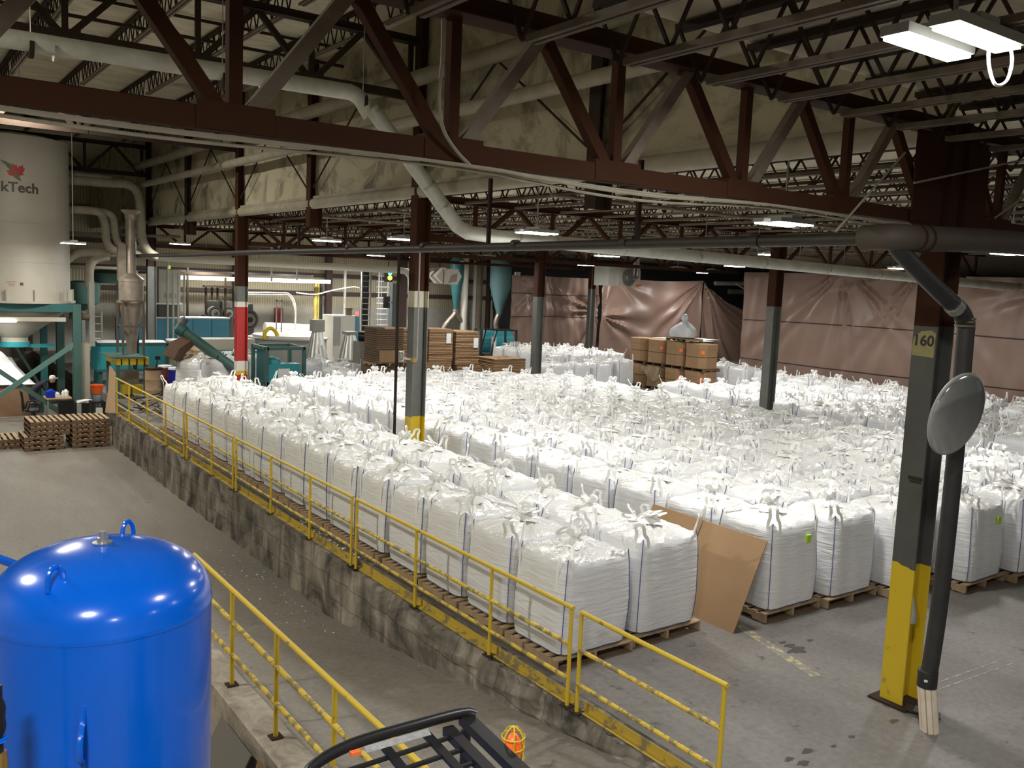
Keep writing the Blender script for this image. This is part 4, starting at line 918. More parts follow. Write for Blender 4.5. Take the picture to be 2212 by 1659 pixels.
m = MB().lathe([(0.75, 2.98), (1.55, 3.0), (1.55, 2.6), (0.42, 1.75), (0.42, 1.5)][1:], (SX, SY, 0), 40); build(m, 'hopper_cone', SILO, t, True)
m = MB(); m.lathe([(0.47, 1.42), (0.47, 1.60)], (SX, SY, 0), 30); m.bx(SX+0.4, SX+1.25, SY-0.09, SY+0.09, 1.38, 1.5); build(m, 'outlet', TEALB, t, True)
# frame
fx0, fx1, fy0, fy1 = SX-1.95, 5.74, 34.0, 37.4
t = thing('silo_frame', ((fx0+fx1)/2, 35.7, -1), 'teal steel frame with diagonal braces carrying the silo', 'frame')
for x in (fx0, fx1):
    for y in (fy0, fy1): build(MB().bx(x-0.13, x+0.13, y-0.13, y+0.13, -1, 3.0), 'leg', TEALG, t)
build(MB().bx(SX+0.9, SX+1.12, 36.2, 36.42, -1, 2.8), 'leg', TEAL, t)
for y in (fy0, fy1): build(MB().bx(fx0, fx1, y-0.09, y+0.09, 2.72, 3.0), 'beam', TEAL, t)
for x in (fx0, fx1): build(MB().bx(x-0.09, x+0.09, fy0, fy1, 2.72, 3.0), 'beam', TEALG, t)
BRACE = mat('pale_teal', (0.11, 0.22, 0.20), 0.4)
build(MB().bar((fx1-0.1, fy0-0.1, 1.62), (fx0+0.2, fy0-0.1, -0.9), 0.16, 0.05, (0, 1, 0)), 'brace', BRACE, t)
build(MB().bar((fx1-0.35, fy0+0.0, -0.9), (fx0+0.2, fy0+0.0, 1.62), 0.15, 0.05, (0, 1, 0)), 'brace', TEALG, t)
build(MB().bar((fx1-0.5, fy1, -0.6), (fx1-2.2, fy1, 2.6), 0.10, 0.05, (0, 1, 0)), 'brace', BRACE, t)
# light bar below the silo
a, b = ony(-60, 692, 33.8), ony(142, 690, 33.8)
t = thing('strip_light', (a+b)/2, 'lit white strip light on a long tray under the silo', 'strip light')
build(MB().bx(a.x, b.x, 33.75, 33.92, a.z-0.02, a.z+0.12), 'tray', SILO, t)
c_ = ony(35, 690, 33.74); build(MB().bx(a.x, c_.x, 33.70, 33.80, a.z-0.045, a.z-0.015), 'tube', LENS, t)
add_light(t, ((a.x+c_.x)/2, 33.76, a.z-0.06), 1.3, 0.12, 70)
led(4.3, 34.9, 2.4, 60, 'small lit light among the silo hopper and frame', stem=False)
# brown gaylord heaped with white film
t = thing('bulk_box', (3.0, 35.9, -1), 'dark brown bulk box heaped with white bags under the silo', 'box')
build(MB().bx(2.3, 4.45, 35.2, 36.6, -1, 0.15), 'box_body', CARDD, t)
def heap(u, v):
    x = 2.2+2.4*u; y = 35.1+1.6*v; e = min(u, 1-u, v, 1-v)*4
    return (x, y, 0.12+min(1, e)*(0.55+0.5*math.sin(3.0*u+0.5))*(1+0.15*math.sin(11*u+7*v)) + 0.05*math.sin(19*u)*math.sin(17*v))
build(MB().grid(heap, 40, 28), 'film_heap', PLASTIC, t, True)
# person bending at the desk
def skin_body(name, pts, edges, rad, mt, parent):
    me = bpy.data.meshes.new(name); off = wl(parent); me.from_pydata([Vector(p)-off for p in pts], edges, []); ob = bpy.data.objects.new(name, me); C.objects.link(ob); ob.parent = parent
    me.materials.append(mt); sk = ob.modifiers.new('skin', 'SKIN'); 
    for i, v in enumerate(me.skin_vertices[0].data): v.radius = (rad[i], rad[i]*0.85); v.use_root = (i == 0)
    su = ob.modifiers.new('sub', 'SUBSURF'); su.levels = 2; su.render_levels = 2
    dg = bpy.context.evaluated_depsgraph_get(); dg.update(); nm = bpy.data.meshes.new_from_object(ob.evaluated_get(dg)); ob.modifiers.clear(); ob.data = nm
    nm.polygons.foreach_set('use_smooth', [True]*len(nm.polygons)); return ob
px, py, pz = 4.42, 34.75, -1.0
t = thing('person', (px, py, pz), 'person in dark clothing and white cap bending over the cluttered desk', 'person')
P = [(px, py, 0.85+pz), (px+0.12, py-0.01, 1.05+pz), (px+0.32, py-0.02, 1.22+pz), (px+0.42, py-0.02, 1.27+pz), (px+0.50, py-0.03, 1.28+pz), (px+0.60, py-0.04, 1.30+pz),
     (px-0.02, py-0.10, 0.80+pz), (px+0.05, py-0.11, 0.46+pz), (px-0.02, py-0.12, 0.08+pz), (px+0.12, py-0.14, 0.04+pz),
     (px-0.02, py+0.10, 0.80+pz), (px+0.06, py+0.12, 0.46+pz), (px+0.0, py+0.12, 0.08+pz), (px+0.14, py+0.13, 0.04+pz),
     (px+0.36, py-0.21, 1.20+pz), (px+0.42, py-0.25, 0.96+pz), (px+0.62, py-0.22, 0.85+pz), (px+0.36, py+0.18, 1.20+pz), (px+0.42, py+0.22, 0.96+pz), (px+0.62, py+0.18, 0.85+pz)]
E_ = [(0, 1), (1, 2), (2, 3), (3, 4), (4, 5), (0, 6), (6, 7), (7, 8), (8, 9), (0, 10), (10, 11), (11, 12), (12, 13), (2, 14), (14, 15), (15, 16), (2, 17), (17, 18), (18, 19)]
rd = [0.15, 0.155, 0.16, 0.08, 0.06, 0.05, 0.10, 0.07, 0.05, 0.05, 0.10, 0.07, 0.05, 0.05, 0.075, 0.055, 0.04, 0.075, 0.055, 0.04]
skin_body('body', P, E_, rd, NAVY, t)
hc = Vector((px+0.64, py-0.04, 1.33+pz))
def headfx(p, a, i): return Vector((p.x*1.12+(0.02 if math.cos(a) > 0.8 and 3 < i < 6 else 0), p.y*0.92, p.z))
m = MB().lathe([(0.03, -0.13), (0.07, -0.11), (0.088, -0.05), (0.095, 0.0), (0.093, 0.05), (0.075, 0.10), (0.03, 0.125)], hc, 16, headfx); build(m, 'head', SKIN, t, True)
m = MB().lathe([(0.102, 0.02), (0.105, 0.06), (0.085, 0.115), (0.04, 0.142), (0.002, 0.147)], hc, 16); m.box((hc.x+0.12, hc.y, hc.z+0.03), (0.12, 0.14, 0.012)); build(m, 'cap', PAPER, t, True)
for sg in (-1, 1):
    h = Vector((px+0.68, py+(-0.22 if sg < 0 else 0.18), 0.83+pz)); m = MB().box(h, (0.09, 0.075, 0.03))
    for f_ in range(4): m.tube([h+Vector((0.04, -0.028+0.019*f_, 0)), h+Vector((0.085-0.006*abs(f_-1.5), -0.03+0.02*f_, -0.012)), h+Vector((0.11-0.008*abs(f_-1.5), -0.03+0.02*f_, -0.03))], 0.009, 6)
    m.tube([h+Vector((-0.02, 0.035*-sg, 0)), h+Vector((0.04, 0.06*-sg, -0.015))], 0.010, 6); build(m, 'hand', SKIN, t, True)
# office chair
cx_, cy_ = 4.22, 32.9; t = thing('office_chair', (cx_, cy_, -1), 'black office chair on castors beside the desk', 'chair')
build(MB().lathe([(0.20, 0), (0.25, 0.03), (0.25, 0.07), (0.2, 0.10)], (cx_, cy_, -0.52), 20), 'seat', RUBBER, t, True)
build(MB().grid(lambda u, v: (cx_-0.26-0.05*math.sin(PI*u)-0.08*v, cy_-0.24+0.48*u, -0.40+0.58*v), 12, 8), 'backrest', RUBBER, t, True)
build(MB().bar((cx_-0.3, cy_, -0.5), (cx_-0.33, cy_, 0.0), 0.06, 0.03), 'back_post', BLACK, t)
build(MB().tube([(cx_, cy_, -0.9), (cx_, cy_, -0.5)], 0.03, 8), 'column', BLACK, t, True)
for k in range(5): a = 2*PI*k/5; build(MB().bar((cx_, cy_, -0.90), (cx_+0.3*math.cos(a), cy_+0.3*math.sin(a), -0.94), 0.05, 0.03).lathe([(0.03, -0.03), (0.03, 0.03)], (cx_+0.3*math.cos(a), cy_+0.3*math.sin(a), -0.97), 8), 'leg', BLACK, t)
for s_ in (-1, 1): build(MB().tube(smoothpath([(cx_-0.2, cy_+0.27*s_, -0.48), (cx_-0.12, cy_+0.28*s_, -0.22), (cx_+0.12, cy_+0.28*s_, -0.22), (cx_+0.15, cy_+0.27*s_, -0.45)], 4), 0.022, 8), 'armrest', BLACK, t, True)
# desk and its clutter
t = thing('work_desk', (5.1, 34.2, -1), 'small grey work desk cluttered with blue and white things', 'desk')
build(MB().bx(4.75, 5.55, 33.9, 34.7, -0.28, -0.24), 'top', CARDL, t)
for x in (4.8, 5.5):
    for y in (33.95, 34.65): build(MB().bx(x-0.02, x+0.02, y-0.02, y+0.02, -1, -0.28), 'leg', GREYM, t)
build(MB().bx(4.78, 5.3, 34.0, 34.6, -1, -0.45), 'drawer_unit', GREYM, t)
cl = [('blue_bag', BLUEP, 4.92, 34.1, 0.16, 0.30), ('white_jug', PAPER, 5.10, 34.05, 0.09, 0.20), ('white_bottle', PAPER, 5.3, 34.1, 0.05, 0.24), ('blue_bottle', BLUEP, 4.85, 34.4, 0.06, 0.22), ('paper_roll', PAPER, 5.42, 34.3, 0.09, 0.25)]
for n, mt, x, y, r_, h in cl:
    m = MB().lathe([(r_*0.8, 0), (r_, 0.02), (r_, h*0.7), (r_*0.5, h*0.9), (r_*0.3, h)], (x, y, -0.24), 14); tag(build(m, n, mt, None, True, (x, y, -0.24)), '%s standing on the cluttered desk by the person' % n.replace('_', ' '), 'container')
m = MB().bx(5.0, 5.45, 33.0, 33.3, -1, -0.2); m.bx(4.98, 5.3, 32.95, 33.0, -0.95, -0.3); tag(build(m, 'black_cabinet', BLACK, None, False, (5.3, 33.1, -1)), 'low black cabinet right of the office chair', 'cabinet')
# black cabinets and shelf by the wall corner
t = thing('black_cabinet', (5.85, 33.0, -1), 'black cabinet with papers on top right of the teal leg', 'cabinet')
a = ony(165, 905, 33.0); b = ony(197, 870, 33.0)
build(MB().bx(a.x, b.x, 32.9, 33.5, -1, b.z), 'body', BLACK, t); build(MB().bx(a.x, a.x+0.14, 32.88, 32.9, -1, b.z), 'side_panel', GREYM, t)
m = MB(); [m.box(((a.x+b.x)/2+0.02*k, 33.1, b.z+0.02+0.02*k), (0.4, 0.3, 0.02), 0.2*k) for k in range(4)]; o = build(m, 'paper_pile', PAPER, None, False, (b.x-0.2, 33.1, b.z)); tag(o, 'untidy pile of papers on the black cabinet', 'papers')
a = ony(200, 905, 30.4); b = ony(226, 868, 30.4); t = thing('black_shelf', ((a.x+b.x)/2, 30.6, -1), 'open black shelf against the raised floor wall', 'shelf')
for z in (-0.95, -0.4, b.z): build(MB().bx(a.x, b.x, 30.35, 30.9, z-0.03, z), 'shelf_board', BLACK, t)
for x in (a.x, b.x): build(MB().bx(x-0.02, x+0.02, 30.35, 30.9, -1, b.z), 'side', BLACK, t)
for k, z in enumerate((-0.95, -0.4)):
    m = MB().bx(a.x+0.1, a.x+0.3, 30.4, 30.6, z, z+0.28); tag(build(m, 'paper_box', PAPER, None, False, (a.x+0.2, 30.5, z)), 'white paper box on the %s shelf of the black unit' % ('lower', 'middle')[k], 'box')
c_ = Vector(((a.x+b.x)/2, 30.6, b.z)); m = MB().lathe([(0.12, 0), (0.13, 0.02), (0.13, 0.2), (0.10, 0.24)], c_, 16); tag(build(m, 'clear_pail', mat('pail_grey', (0.22, 0.25, 0.33), 0.3), None, True, c_), 'grey blue pail under the orange bucket on the black shelf', 'bucket')
m = MB().lathe([(0.14, 0.0), (0.19, 0.26), (0.205, 0.26), (0.205, 0.29), (0.17, 0.285), (0.12, 0.03)], (c_.x, c_.y, c_.z+0.24), 20); tag(build(m, 'orange_bucket', mat('bucket_orange', (0.85, 0.14, 0.02), 0.35), None, True, (c_.x, c_.y, c_.z+0.24)), 'orange bucket standing on the black shelf by the wall', 'bucket')
# torn cardboard on the wall end
a, b = ony(226, 880, 28.5), ony(250, 783, 28.5)
m = MB().poly([(a.x, 28.45, 0.02), (a.x+0.30, 28.45, -0.02), (b.x-0.03, 28.47, 0.3), (b.x, 28.5, 1.2), (b.x-0.12, 28.5, 1.38), (a.x+0.14, 28.5, 1.42), (a.x+0.10, 28.48, 0.7)], (0, 0.012, 0)); tag(build(m, 'cardboard_piece', CARDL, None, False, (a.x, 28.45, 0)), 'tall torn pale cardboard piece at the end of the yellow railing', 'cardboard')
# stacked empty pallets
for k in range(6): pallet(5.16, 29.0, -1+0.142*k, 'empty pallet in the right stack beside the raised wall, %s from the floor' % ORD[k+1], 'pallets in the right stack', PI/2+R.uniform(-0.02, 0.02), False, False, True)
for k in range(6): pallet(4.04-(0.14 if k < 3 else -0.02), 29.0, -1+0.142*k, 'empty pallet in the left stack, %s from the floor' % ORD[k+1], 'pallets in the left stack', PI/2+R.uniform(-0.03, 0.03), False, False, True)
for k in range(2): pallet(2.85, 29.6, -1+0.142*k, 'empty pallet in the low pile left of the stacks, %s from the floor' % ORD[k+1], 'pallets in the low pile', PI/2, False, False, True)

# ================================================================ MACHINES BEHIND THE FIELD
def boxthing(name, x0, x1, y0, y1, z0, z1, mt, label, cat, group=None):
    return tag(build(MB().bx(x0, x1, y0, y1, z0, z1), name, mt, None, False, ((x0+x1)/2, (y0+y1)/2, z0)), label, cat, group)
# dust cyclone with stack, on a yellow frame
KX, KY = 7.22, 32.6
t = thing('dust_cyclone', (KX, KY, 1.3), 'dusty metal cyclone with a tall exhaust stack on the left', 'cyclone')
build(MB().lathe([(0.165, 4.0), (0.165, 6.0)], (KX-0.0, KY, 0), 20), 'stack', STAINL, t, True)
build(MB().lathe([(0.17, 5.95), (0.19, 6.0), (0.20, 6.12), (0.33, 6.25), (0.31, 6.27), (0.16, 6.1)], (KX, KY, 0), 20), 'stack_cap', STAINL, t, True)
build(MB().bx(KX-0.42, KX-0.17, KY-0.1, KY+0.15, 3.9, 5.1), 'inlet_duct', STAINL, t)
build(MB().lathe([(0.17, 4.15), (0.42, 3.95), (0.42, 3.86)], (KX, KY, 0), 28), 'cone_top', STAINL, t, True)
build(MB().lathe([(0.40, 3.90), (0.40, 3.20), (0.46, 3.2), (0.46, 3.14), (0.39, 3.14)], (KX, KY, 0), 28), 'barrel', STAINL, t, True)
build(MB().lathe([(0.385, 3.16), (0.17, 1.75), (0.17, 1.20)], (KX, KY, 0), 28), 'cone', STAINL, t, True)
m = MB()
for x in (KX-0.36, KX+0.30):
    for y in (KY-0.42, KY+0.42): m.bx(x-0.035, x+0.035, y-0.035, y+0.035, 1.3, 3.22)
for z in (3.2, 2.35):
    m.bx(KX-0.38, KX+0.32, KY-0.45, KY-0.40, z-0.03, z+0.03); m.bx(KX-0.38, KX+0.32, KY+0.40, KY+0.45, z-0.03, z+0.03); m.bx(KX-0.38, KX-0.33, KY-0.45, KY+0.45, z-0.03, z+0.03); m.bx(KX+0.27, KX+0.32, KY-0.45, KY+0.45, z-0.03, z+0.03)
build(m, 'support_frame', mat('rust_brown', (0.085, 0.06, 0.045), 0.7), t)
t = thing('machine_stand', (7.0, 31.9, 0), 'yellow topped green stand under the dusty cyclone', 'stand')
build(MB().bx(6.5, 7.5, 31.4, 33.1, 1.12, 1.36), 'yellow_top', YELC, t); m = MB()
for k in range(4): m.bx(6.62+0.24*k, 6.66+0.24*k, 31.38, 31.4, 1.12, 1.32)
build(m, 'ribs', STEELD, t)
build(MB().bx(6.3, 7.4, 31.3, 33.2, 1.37, 1.40), 'tray', TEALG, t)
for x in (6.55, 7.42):
    for y in (31.5, 33.0): build(MB().bx(x-0.06, x+0.06, y-0.06, y+0.06, 0, 1.12), 'leg', TEALG, t)
build(MB().bx(6.7, 7.3, 31.9, 32.7, 0.15, 0.85), 'gearbox', GREYM, t); build(MB().bx(6.65, 6.95, 31.55, 31.75, 0.12, 0.45), 'yellow_motor', YELC, t); build(MB().bx(7.02, 7.32, 31.55, 31.75, 0.12, 0.42), 'yellow_motor', YELC, t)
# scrap pile by the railing
m = MB(); rs_ = random.Random(5)
for k in range(60):
    p = Vector((6.35+rs_.random()*1.1, 26.1+rs_.random()*2.9, 0.05+rs_.random()*0.5)); d = Vector((rs_.uniform(-1, 1), rs_.uniform(-1, 1), rs_.uniform(-0.5, 0.5)))*rs_.uniform(0.1, 0.45); m.slot(k % 3).bar(p-d, p+d, 0.035, 0.03)
o = build(m, 'scrap_pile', [BLACK, GREYM, STEELP], None, False, (6.9, 27.2, 0)); tag(o, 'tangled dark scrap and cables behind the far end of the railing', 'scrap', None, 'stuff')
# long teal hopper with white contents
t = thing('teal_hopper', (7.9, 35.8, 0.0), 'long teal trough heaped with white material behind the cyclone', 'hopper')
build(MB().bx(6.62, 9.12, 35.25, 36.4, 0.50, 1.535), 'trough', TEALB, t); m = MB(); m.bx(6.6, 9.15, 35.2, 35.25, 1.46, 1.555); m.bx(6.6, 9.15, 35.2, 35.25, 0.48, 0.57); m.bx(9.05, 9.15, 35.2, 35.25, 0.5, 1.5); m.bx(7.7, 7.78, 35.2, 35.25, 0.5, 1.5); build(m, 'rim', TEAL, t)
build(MB().grid(lambda u, v: (6.66+2.42*u, 35.3+1.05*v, 1.54+0.07*math.sin(PI*v)*(0.4+0.6*abs(math.sin(5*u+0.6)))), 30, 10), 'white_heap', PLASTIC, t, True)
for x in (6.75, 9.0): build(MB().bx(x-0.06, x+0.06, 35.3, 36.3, 0, 0.5), 'leg', TEAL, t)
# blue cabinets and the grey bin above
for k in range(4):
    x = 10.55+0.86*k; t = thing('blue_cabinet', (x+0.42, 43.5, 0), 'pale blue machine cabinet, %s from the left behind the auger' % ORD[k+1], 'cabinet', 'row of blue cabinets')
    build(MB().bx(x, x+0.84, 43.0, 44.0, 0, 2.05), 'body', BLUEC, t); build(MB().bx(x, x+0.86, 42.95, 44.0, 2.05, 2.10), 'top', PAPER, t); build(MB().bx(x+0.05, x+0.79, 42.985, 43.0, 0.1, 1.95), 'door', BLUEC, t)
boxthing('blue_machine', 9.0, 10.0, 43.0, 43.8, 0, 2.05, BLUEC, 'blue machine panel seen left of the yellow footed column', 'cabinet')
t = thing('grey_bin', (11.2, 43.4, 2.1), 'tall light grey bin standing over the blue cabinets', 'bin')
build(MB().bx(10.75, 11.72, 43.1, 44.0, 2.75, 4.28), 'bin', mat('bin_grey', (0.50, 0.49, 0.46), 0.4), t); build(MB().bx(10.6, 11.8, 43.05, 44.0, 2.68, 2.75), 'ledge', PAPER, t); build(MB().bx(10.75, 11.72, 43.2, 44.0, 2.1, 2.68), 'plinth', GREYP, t)
build(MB().bx(11.0, 11.5, 43.06, 43.1, 2.98, 3.2), 'plate', GREYM, t)
boxthing('warning_light', 11.2, 11.32, 43.3, 43.4, 4.32, 4.48, mat('yellow_glow', (0.8, 0.75, 0.05), 0.5, emit=((0.9, 0.9, 0.1), 0.6)), 'small yellow light on the grey bin', 'light')
boxthing('dark_shelf', 9.36, 19.5, 46.0, 46.15, 4.18, 4.30, BLACK, 'long dark rail crossing behind the grey bin', 'rail')
# drums
def drum(x, y, z, r_, h, mt, lid, label, group=None):
    t = thing('drum', (x, y, z), label, 'drum', group)
    build(MB().lathe([(r_, 0), (r_, h*0.33), (r_*1.02, h*0.345), (r_, h*0.36), (r_, h*0.66), (r_*1.02, h*0.675), (r_, h*0.69), (r_, h)], (x, y, z), 28), 'barrel', mt, t, True)
    build(MB().lathe([(r_*1.04, h-0.04), (r_*1.05, h), (r_*1.0, h+0.03), (r_*0.2, h+0.035)], (x, y, z), 28), 'lid', lid, t, True)
    return t
FIB = mat('fibre_drum', (0.42, 0.29, 0.17), 0.7)
drum(7.46, 30.6, 0.0, 0.27, 1.08, FIB, STEELD, 'brown fibre drum by the railing with a black scoop in it')
m = MB(); m.bar((7.5, 30.5, 1.05), (7.55, 30.45, 1.40), 0.03, 0.03); m.box((7.55, 30.45, 1.44), (0.16, 0.03, 0.12)); tag(build(m, 'scoop', BLACK, None, False, (7.5, 30.5, 1.05)), 'black handled scoop sticking out of the brown fibre drum', 'scoop')
drum(ony(357, 820, 31.4).x, 31.4, 0.0, 0.22, 1.06, mat('drum_maroon', (0.16, 0.03, 0.02), 0.5), PAPER, 'dark red drum with a white lid left of the blue drum')
drum(ony(380, 820, 30.3).x, 30.3, 0.0, 0.23, 1.10, mat('drum_blue', (0.008, 0.012, 0.30), 0.35), PAPER, 'royal blue drum with a white lid behind the bags')
for k in range(3): drum(9.85+0.33*k, 37.3-0.66*k, 0.55, 0.28, 0.95, CARDL if k else FIB, PAPER, 'tan fibre drum right of the teal trough, %s from the left' % ORD[k+1], 'tan drums behind the auger')
boxthing('drum_table', 9.5, 10.95, 35.6, 37.65, 0, 0.55, TEAL, 'low teal platform under the tan fibre drums', 'platform')
# auger
t = thing('screw_auger', (9.1, 29.2, 0), 'dark green inclined screw auger with a motor at its top', 'auger')
a, b = ony(392, 712, 29.6), ony(520, 806, 28.6)
build(MB().tube([a, b], 0.165, 20), 'tube', TEALG, t, True)
d = (b-a).normalized(); build(MB().tube([a-d*0.10, a+d*0.12], 0.21, 20), 'end_flange', TEAL, t, True)
mo = ony(384, 715, 29.6); m2 = ony(400, 688, 29.6); build(MB().tube([mo, mo*0.55+m2*0.45], 0.15, 16).tube([mo*0.5+m2*0.5, m2], 0.125, 16), 'motor', GREYP, t, True)
c_ = ony(384, 752, 29.5); build(MB().tube([a+d*0.35+Vector((0, 0, -0.12)), c_, ony(372, 775, 29.5)], 0.27, 4, True, [0.20, 0.30, 0.34]), 'canvas_chute', mat('chute_brown', (0.10, 0.055, 0.03), 0.8), t)
s0 = a+(b-a)*0.60; build(MB().bar(s0, (s0.x, s0.y, 0.0), 0.07, 0.05), 'leg', TEALG, t); build(MB().bar((s0.x, s0.y, 0.7), (s0.x+0.35, s0.y, 0.35), 0.05, 0.04), 'leg_brace', TEALG, t)
build(MB().tube([s0+Vector((-0.0, -0.18, -0.04)), s0+Vector((0, 0.1, -0.04))], 0.07, 10), 'pivot', BLACK, t, True)
boxthing('brown_bin', 8.5, 8.85, 31.0, 31.8, 0, 1.5, CARDD, 'dark brown carton under the auger chute', 'carton')
# teal box frame with a chute
bx0, bx1, by0, by1 = 11.35, 12.75, 30.8, 32.2
t = thing('teal_box_frame', ((bx0+bx1)/2, 31.5, 0), 'teal box shaped hopper frame behind the bags right of the banded column', 'frame')
m = MB()
for x in (bx0, bx1):
    for y in (by0, by1): m.bx(x-0.06, x+0.06, y-0.06, y+0.06, 0, 1.72)
for z in (1.68, 0.42):
    for y in (by0, by1): m.bx(bx0, bx1, y-0.06, y+0.06, z-0.06, z+0.06)
    for x in (bx0, bx1): m.bx(x-0.06, x+0.06, by0, by1, z-0.06, z+0.06)
build(m, 'frame', TEALG, t)
build(MB().poly([(bx0+0.02, by0, 0.45), (bx0+0.02, by1-0.3, 0.45), (bx0+0.02, by1-0.3, 1.62), (bx0+0.02, by0, 1.62)], (0.02, 0, 0)), 'side_sheet', TEAL, t)
build(MB().bx(bx0+0.05, bx1-0.15, by0-0.02, by0+0.5, 0.5, 1.12), 'chute_box', TEALB, t)
m = MB().lathe([(0.02, 0), (0.3, 0.0), (0.26, 0.14), (0.1, 0.22)], (bx0+0.35, by0+0.4, 1.12), 18); build(m, 'inlet_hood', TEALB, t, True)
build(MB().bx(bx0+0.42, bx0+0.85, by0-0.03, by0-0.02, 0.62, 0.95), 'notice', PAPER, t)
# bright cable trays / white ducts before the far wall
def tray(pts, wd, h, label):
    m = MB(); 
    for a_, b_ in zip(pts, pts[1:]): m.bar(a_, b_, wd, h)
    return tag(build(m, 'white_tray', DUCTW, None, False, pts[0]), label, 'tray')
tp_ = [ony(336, 556, 42), ony(865, 584, 42)]
o = duct('white_header', [tp_[0], tp_[1], tp_[1]+Vector((0.35, 0, -0.05)), tp_[1]+Vector((0.6, 0, -0.3)), tp_[1]+Vector((0.68, 0, -0.8)), tp_[1]+Vector((0.68, 0, -3.2))], 0.17, mat('bright_white', (0.72, 0.71, 0.64), 0.45), 'long bright white duct crossing before the pale far wall', 'duct')
tray([ony(345, 598, 46), ony(712, 609, 46)], 0.25, 0.2, 'lower white tray before the pale far wall')
for k, (x, y0, y1) in enumerate(((362, 565, 720), (374, 590, 730), (385, 590, 735), (398, 590, 735), (588, 480, 608), (643, 480, 606))):
    a, b = ony(x, y0, 42.5), ony(x, y1, 42.5); tag(build(MB().tube([a, Vector((a.x, a.y, b.z if x > 500 else 0.0))], 0.045, 8), 'white_pipe', DUCTW, None, True, (a.x, a.y, b.z)), 'thin white vertical pipe before the far wall, %s from the left' % ORD[k+1], 'pipe', 'white vertical pipes')
for k, (y0, y1) in enumerate(((632, 660), (636, 672))):
    pts = smoothpath([ony(520, y0, 45), ony(600, y0+1, 45), ony(625, y0+4, 45), ony(638, y1, 45), ony(637, y1+50, 45)], 5)
    tag(build(MB().tube(pts, 0.04, 8), 'white_hose', DUCTW, None, True, pts[0]), 'white hose looping down before the far wall, %s of two' % ORD[k+1], 'hose', 'white hoses')
pts = smoothpath([ony(640, 632, 46), ony(680, 636, 46), ony(715, 628, 46), ony(760, 620, 46), ony(776, 622, 46)], 5); tag(build(MB().tube(pts, 0.035, 8), 'sagging_hose', DUCTW, None, True, pts[0]), 'thin pale hose sagging to the ladder', 'hose')
for k, (x, y0, y1, mt, r_) in enumerate(((682, 612, 690, mat('gas_yellow', (0.36, 0.28, 0.06), 0.5), 0.10), (694, 612, 690, BLACK, 0.08), (688, 612, 690, MATS['gas_yellow'], 0.05), (746, 580, 680, GREYM, 0.08))):
    a, b = ony(x, y0, 47), ony(x, y1, 47); tag(build(MB().tube([a, Vector((a.x, a.y, 0.0))], r_, 10), 'wall_pipe', mt, None, True, (a.x, a.y, 0)), ('yellow gas pipe on the far wall', 'dark pipe beside the yellow gas pipe', 'thin yellow pipe between the far wall pipes', 'grey flue rising from the white cabinet')[k], 'pipe')
p = ony(612, 690, 49); boxthing('red_door', p.x-0.22, p.x+0.25, 49.7, 49.85, 0.4, 2.35, mat('deep_red', (0.24, 0.02, 0.03), 0.5), 'narrow deep red panel on the far wall', 'panel')
# winding machines with round flywheels
for k, (x, y, Y, r_) in enumerate(((461, 677, 44.5, 0.36), (490, 677, 45.3, 0.36), (534, 690, 43.0, 0.50))):
    c_ = ony(x, y, Y); t = thing('winding_machine', (c_.x, c_.y, 0), 'dark machine with a round steel wheel, %s from the left behind the banded column' % ORD[k+1], 'machine', 'machines with round wheels')
    m = MB(); q_ = Vector((0.15, -1, 0)).normalized(); m.tube([c_, c_+q_*0.18], r_, 28); build(m, 'wheel', GREYP, t, True)
    m = MB(); m.tube([c_+q_*0.18, c_+q_*0.22], r_*0.82, 28); build(m, 'wheel_face', BLACK, t, True); build(MB().tube([c_+q_*0.22, c_+q_*0.26], r_*0.62, 24), 'inner_ring', GREYL, t, True); build(MB().tube([c_+q_*0.26, c_+q_*0.34], r_*0.25, 16), 'hub', STEELD, t, True)
    build(MB().bx(c_.x-0.35, c_.x+0.35, c_.y+0.02, c_.y+0.8, 0, c_.z-0.1), 'base', GREYP, t); build(MB().bx(c_.x-0.22, c_.x+0.3, c_.y+0.05, c_.y+0.6, c_.z+r_*0.5, c_.z+r_+0.25), 'top_box', GREYP, t)
m = MB()
for x, y0, y1 in ((445, 616, 690), (458, 616, 690), (470, 618, 690), (487, 600, 690), (405, 578, 700)):
    a, b = ony(x, y0, 45), ony(x, y1, 45); m.bar(a, (a.x, a.y, 0), 0.09, 0.09)
a, b = ony(440, 618, 45), ony(500, 620, 45); m.bar(a, b, 0.3, 0.12); a, b = ony(300, 588, 45), ony(500, 592, 45); m.bar(a, b, 0.12, 0.12)
tag(build(m, 'steel_gantry', STEELD, None, False, (15, 45, 0)), 'dark steel frame standing over the winding machines', 'frame')
# long low beige bench, white horizontal tubes, tub
p0, p1 = ony(410, 752, 36.5), ony(690, 735, 41)
boxthing('beige_bench', 11.4, 13.65, 38.5, 39.6, 0, 1.42, mat('bench_beige', (0.38, 0.35, 0.28), 0.6), 'long beige machine bench behind the auger', 'bench')
boxthing('teal_bench_front', 11.7, 13.6, 37.6, 38.3, 0.0, 0.98, TEAL, 'low teal machine front below the beige bench', 'machine')
a, b = ony(572, 707, 46), ony(700, 713, 46); a2, b2 = ony(575, 722, 44), ony(760, 728, 44)
duct('white_tube', [a, b], 0.27, CREAM, 'upper of two long cream tubes before the far wall', 'tube'); [build(MB().bx(x_-0.08, x_+0.08, 45.9, 46.1, 0, 1.0), 'stand', GREYM, bpy.data.objects['white_tube']) for x_ in (a.x+0.5, b.x-0.5)]; duct('white_tube', [a2, b2], 0.27, CREAM, 'lower of two long cream tubes before the far wall', 'tube'); [build(MB().bx(x_-0.08, x_+0.08, 43.9, 44.1, 0, 0.75), 'stand', GREYM, bpy.data.objects['white_tube.001']) for x_ in (a2.x+0.5, b2.x-0.5)]
